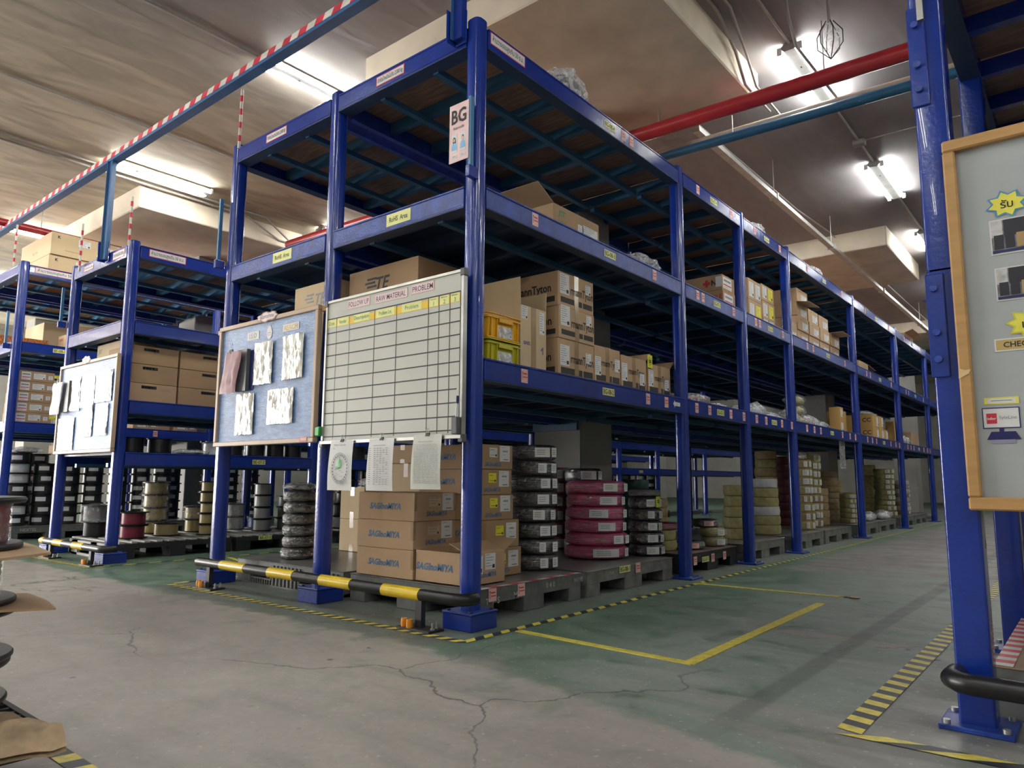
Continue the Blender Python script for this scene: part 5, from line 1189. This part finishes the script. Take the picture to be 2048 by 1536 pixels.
bag('clear bag around the open top of the black coils on the ribbed pallet',-2.13,.42,ZP+.50,.14,.14,.035,BLACKC,40,innerk=.8)
t=thing('clipboard','paper in a clear sleeve hanging under shelf two by the fifth post','hanging sheet',(-.05,7.3,.95)); m=M(); m.box(-.003,0,-.1,.12,0,.33,MATS['grey document']); m.box(0,.003,-.12,.14,-.02,.36,FILMH); m.obj('hanging_sleeve',t)
m=M(); m.box(-2.1,-1.5,6.6,6.63,.0,1.2,CARDIN) if False else None

# ---------------------------------------------------------------- spools
def spool_parts(t,rf,rc,h,wm,fm=BLACK,n=36,wrap=0,fl=.010,lab=None):
    for z in (0,h-fl):
        m=M(); m.lathe([(rf*.22,z),(rf-.004,z),(rf,z+fl*.3),(rf,z+fl*.7),(rf-.004,z+fl),(rf*.62,z+fl),(rf*.60,z+fl*.75),(rf*.26,z+fl*.75),(rf*.22,z+fl),(rf*.22,z)],fm,n,caps=False); m.obj('spool_flange',t)
    prof=[(rc*.3,fl)]; k=0; N=12
    for k in range(N+1): prof.append((rc*(1 if k%2 else .985),fl+(h-2*fl)*k/N))
    prof.append((rc*.3,h-fl)); m=M(); m.lathe(prof,wm,n,caps=False); m.obj('wire_winding',t)
    if lab is not None:
        l=M(); rr=rc*1.012; q=6; vs=[]
        for k in range(q+1):
            a=math.radians(lab+55*k/q)
            for z in (h*.3,h*.72): vs.append((rr*math.cos(a),rr*math.sin(a),z))
        l.add(vs,[(2*k,2*k+2,2*k+3,2*k+1) for k in range(q)],WHITE,True); l.obj('paper_label',t)
    if wrap:
        f=M(); vs=[]; rows=7; R0=rf+.006
        for i in range(rows+1):
            u=i/rows
            for k in range(n):
                a=2*math.pi*k/n; mid=math.sin(u*math.pi)
                d=.012*noise.noise(V((math.cos(a)*3+wrap,math.sin(a)*3,u*2.5)))
                rr=R0-(R0-rc)*.35*mid+d+(.03 if i==0 else 0); vs.append((rr*math.cos(a),rr*math.sin(a),h*u*1.0+(.004 if i==rows else 0)))
        vs.append((0,0,h+.025+.01*noise.noise(V((wrap,0,0))))); fs=[(i*n+k,i*n+(k+1)%n,(i+1)*n+(k+1)%n,(i+1)*n+k) for i in range(rows) for k in range(n)]
        fs+=[(rows*n+k,rows*n+(k+1)%n,len(vs)-1) for k in range(n)]
        f.add(vs,fs,FILM,True); f.obj('clear_bag',t)
SPOOLS={}
def spool(label,x,y,z,rf,rc,h,wm,group=None,wrap=0,lab=None,n=36,rz=0):
    key=(rf,rc,h,wm.name,wrap,lab is not None,n)
    if key in SPOOLS: return clone(SPOOLS[key],(x,y,z),rz+(lab or 0)*math.pi/180,label,group)
    t=thing('wire_spool',label,'wire spool',(x,y,z),rz+(lab or 0)*math.pi/180,group); spool_parts(t,rf,rc,h,wm,n=n,wrap=wrap,lab=0 if lab is not None else None); SPOOLS[key]=t; return t
def spools(where,x,y,z,n,rf,rc,h,wm,group=None,wraps=(),lab=None,nn=36,jit=.004):
    for k in range(n):
        l='%s, %s'%(where,which(k,n)) if n>1 else where
        spool(l,x+random.uniform(-jit,jit),y+random.uniform(-jit,jit),z+k*h,rf,rc,h*.995,wm,group,wrap=(1+k) if k in wraps else 0,lab=None if lab is None else lab+random.uniform(-15,15),n=nn)
ZL=.159
spool('black wire spool under the bagged grey one by the guard pipe',-5.47,.29,ZL,.145,.115,.15,BLACKC); spool('bagged grey spool on top of the black wire spool',-5.47,.29,ZL+.15,.15,.125,.165,GREYC,wrap=3)
spools('maroon wire spool beside the low rack corner post',-4.98,.44,ZL,2,.145,.112,.13,MAROON,'maroon spools')
spools('cream wire spool in the tall clear bag, low rack',-5.50,.88,ZL,4,.135,.11,.138,CREAMC,'cream spools in a bag',wraps=(1,2,3))
spool('single cream wire spool in front of the bagged stack',-5.09,.83,ZL,.14,.115,.13,CREAMC)
spools('short cream spool pile with a loose bag on the low rack pallet',-5.42,1.30,ZL,2,.125,.10,.14,CREAMC,'cream spools in a loose bag',wraps=(1,))
spools('cream spool in the slim tall stack behind the second post',-4.90,1.17,ZL,5,.105,.075,.113,CREAMC,'slim cream spools')
spools('silver white spool in the slim stack behind the board post',-5.02,1.90,ZL,4,.115,.09,.135,WHITEC,'slim silver spools')
spools('clear wrapped silver spool on the second low rack pallet',-5.45,1.80,ZL,2,.12,.10,.15,WHITEC,'wrapped silver spools',wraps=(0,1))
spool('blue wire spool in a clear bag on the second low rack pallet',-5.45,2.10,ZL,.11,.09,.14,BLUEC,wrap=5)
spools('grey spool left of the bagged black coils',-5.1,2.28,ZL,3,.12,.1,.13,GREYC,'grey spools of the low rack')
# shelf at one metre
ZQ=.99
spools('dark wire spool on the one metre shelf nearest the corner post',-4.60,.20,ZQ,1,.12,.11,.15,BLACKC); spools('second dark wire spool on the one metre shelf',-4.60,.47,ZQ,1,.12,.11,.15,BLACKC)
bag('flattened clear bag on the one metre shelf of the low rack',-4.52,.75,ZQ,.1,.2,.03,GREYC,50)
spool('foil bagged spool at the right of the one metre shelf',-4.55,1.02,ZQ,.12,.11,.13,WHITEC,wrap=6)
for k,y in enumerate((1.22,1.48,1.72,1.95)): spool('black spool on the one metre shelf behind the blue board, %s from the left'%('first','second','third','fourth')[k],-4.55,y,ZQ,.11,.10,.14,BLACKC,'black spools on the one metre shelf')
for k in range(8):
    y=2.45+.42*k; spool('dark spool further along the one metre shelf, %s'%('first','second','third','fourth','fifth','sixth','seventh','eighth')[k],-4.55,y,ZQ,.12,.105,.16,BLACKC if k%3 else BLUEC,'far spools on the one metre shelf')
# dense black spool stacks on the far rack's ground pallets
pz=ZP
for j,(x,y) in enumerate(((-7.80,.24),(-7.80,.53),(-7.80,.82),(-7.80,1.42),(-7.80,1.72),(-7.80,2.02),(-7.80,2.74),(-7.80,3.05),(-8.12,.24),(-8.12,.55),(-7.78,1.10),(-8.1,2.3),(-7.80,3.4))):
    n=7 if j not in(1,) else 6
    nm=('first','second','third','fourth','fifth','sixth','seventh','eighth','ninth','tenth','eleventh','twelfth','thirteenth')[j]
    for k in range(n):
        wm=WHITEC if (j in(0,8) and k in(1,4,5)) else BLACKC
        spool('black spool in the %s stack of the far rack pallets, %s'%(nm,which(k,n)),x+random.uniform(-.006,.006),y,pz+k*.127,.14,.118,.126,wm,'black spools on the far rack pallets',lab=cam_ang(x,y)-30+random.uniform(-20,20),n=24)
carton('opened carton on top of the black spools at the far left',-8.0,-7.7,.62,1.0,pz+.89,pz+1.0,CARDK,(),[('R',.04,.02,.25,.07,WHITE,'ship')],())
bag('pale crumpled bag on the black spool stacks at the far left',-7.8,.3,pz+.89,.12,.2,.04,PINKP,60)
# spools seen deep through the ground level of the centre rack (low rack, far bays)
for j,(x,y) in enumerate(((-4.72,2.85),(-4.72,3.2),(-4.72,3.55),(-4.72,4.2),(-4.72,4.55),(-4.72,5.3),(-4.72,5.7),(-4.72,6.5),(-4.72,6.9),(-4.72,7.7),(-4.72,8.1),(-4.72,9.0),(-4.72,9.35),(-4.72,9.65),(-4.72,10.3),(-4.72,10.7))):
    n=5
    for k in range(n):
        spool('dark spool, dim low rack stack %s from the front, %s'%(('one','two','three','four','five','six','seven','eight','nine','ten','eleven','twelve','thirteen','fourteen','fifteen','sixteen')[j],which(k,n)),x,y,ZL+k*.145,.145,.12,.144,WHITEC if (j+k)%7==0 else BLACKC,'dark spools in the low rack',lab=cam_ang(x,y)-20,n=24)
for k in range(14):
    y=2.3+.62*k
    carton('pale carton along the low rack shelf behind the centre rack, %s from the front'%('first','second','third','fourth','fifth','sixth','seventh','eighth','ninth','tenth','eleventh','twelfth','thirteenth','fourteenth')[k],-4.9,-4.43,y,y+.55,1.468,1.468+.16+.05*(k%3),CARDP if k%2 else CARD,(),[('R',.1,.03,.2,.08,WHITE,'ship')],(),group='pale cartons along the low rack')

# ---------------------------------------------------------------- foreground spool tower at the left edge
FX,FY=.19,-2.315
t=thing('pallet','black plastic pallet corner at the lower left with torn cardboard','pallet',(0,0,0))
m=M(); m.box(-.75,.59,-3.0,-2.13,.112,.118,BLACKM)
for k in range(30): m.box(-.75+k*.045,-.735+k*.045,-2.9,-2.125,.112,.15,BLACKM)
m.box(-.75,.605,-2.13,-2.115,.108,.152,BLACKM); m.box(.59,.605,-3.0,-2.115,.108,.152,BLACKM)
for q in (-.6,.1): m.cbox(q,q+.14,-2.75,-2.3,0,.112,BLACKM,.004)
m.obj('pallet_grid',t)
m=M(); m.cbox(-.2,.11,-2.95,-2.16,.152,.162,CARDP,.002); 
vs=[];fs=[]; n=20
for j in range(n+1):
    for i in range(n+1):
        u,v=i/n,j/n; x=-.1+.755*u+.012*noise.noise(V((v*9,1,2))); top=-2.168+.052*min(1,max(0,(x-.42)/.1))+.006*noise.noise(V((u*12,3,0)))
        y=-2.8+(2.8+top)*v; z=.160+.035*max(0,noise.noise(V((u*8,v*14,2))))+.006*noise.noise(V((u*15,v*12,5)))-max(0,x-.60)*.5
        vs.append((x,y,z))
for j in range(n):
    for i in range(n): a=j*(n+1)+i; fs.append((a,a+1,a+n+2,a+n+1))
tc_=mat('torn damp cardboard',(.36,.26,.16),.75,var=.3,scale=9,bump=.6,bscale=20)
m.add(vs,fs,tc_,True); m.add([(a,b_,c-.012) for a,b_,c in vs],fs,tc_,True)
o=m.obj('torn_cardboard',None); tag(o,'torn damp cardboard sheet on the black pallet corner','cardboard')
for k,(z0,h,wm,rf,rc,lab) in enumerate(((.172,.16,GREYC,.20,.15,'lowest spool with grey wire in the foreground tower'),(.337,.14,GREYC,.205,.15,'second spool of the foreground tower, mostly out of frame'),(.48,.105,GREENW,.205,.165,'pale green wire spool in the foreground tower'),(.60,.14,MAROON,.205,.17,'maroon wire spool on top of the foreground tower'))):
    fz={0:(.166,.112),1:(.279,.133),2:(.420,.138),3:(.566,.138)}[k]
    t=thing('wire_spool',lab,'wire spool',(FX-(.0,.0,.015,.0)[k],FY,fz[0])); spool_parts(t,rf,rc,fz[1],wm,n=64,fl=.016)
    f=M(); vs=[]; n=64; rows=14; h=fz[1]
    for i in range(rows+1):
        u=i/rows
        for q in range(n):
            a=2*math.pi*q/n; rr=rc+.003+.005*abs(noise.noise(V((math.cos(a)*6,math.sin(a)*6,u*9+k)))); vs.append((rr*math.cos(a),rr*math.sin(a),.016+(h-.032)*u))
    f.add(vs,[(i*n+q,i*n+(q+1)%n,(i+1)*n+(q+1)%n,(i+1)*n+q) for i in range(rows) for q in range(n)],FILMS,True); f.obj('stretch_wrap',t)
for z,pts,lab in ((.559,[(-.1,-2.5),(.50,-2.45),(.54,-2.26),(.46,-2.12),(.22,-2.08),(-.1,-2.05)],'cardboard divider under the maroon spool'),(.413,[(.0,-2.5),(.38,-2.4),(.37,-2.2),(.44,-2.09),(.28,-2.06),(.1,-2.05)],'cardboard divider under the pale green spool')):
    m=M(); m.prism(pts,z,z+.006,CARD); tag(m.obj('cardboard_sheet'),lab,'cardboard')

# ---------------------------------------------------------------- forklift rear, far right
t=thing('forklift','cream bodied forklift with a black bumper parked beyond the near right rack','forklift',(2.25,7.3,0)); FC=mat('cream machine paint',(.52,.46,.24),.4)
m=M(); m.prism(rounded(0,0,.55,.14),.12,.80,FC,True); m.cbox(-.5,.5,-.3,.75,.80,.95,FC,.03); m.obj('counterweight',t)
m=M(); m.prism(rounded(0,.0,.565,.15),.04,.135,BLACKM,True); m.obj('rubber_bumper',t)
for s_ in (-1,1):
    m=M()
    m.tube([(s_*.36-.07,.62,.26),(s_*.36+.07,.62,.26)],.26,BLACKM,24); m.obj('wheel',t)
    m=M(); m.tube([(s_*.46,.55,.9),(s_*.46,.5,2.0)],.025,BLACKM,8); m.tube([(s_*.46,1.3,.9),(s_*.46,1.1,2.0)],.025,BLACKM,8); m.obj('cage_post',t)
m=M(); m.cbox(-.5,.5,.45,1.15,2.0,2.06,BLACKM,.01); m.obj('overhead_guard',t)
m=M(); m.plate((V((0,-.551,0)),V((1,0,0)),V((0,0,1)),V((0,-1,0))),-.32,-.2,.42,.53,WHITE,0,.002); m.plate((V((0,-.553,0)),V((1,0,0)),V((0,0,1)),V((0,-1,0))),-.29,-.23,.45,.50,INKG,0,.002); m.obj('warning_label',t)
m=M(); m.cbox(-.26,-.12,-.56,-.54,.24,.36,BLACKM,.005); m.obj('vent_grille',t)
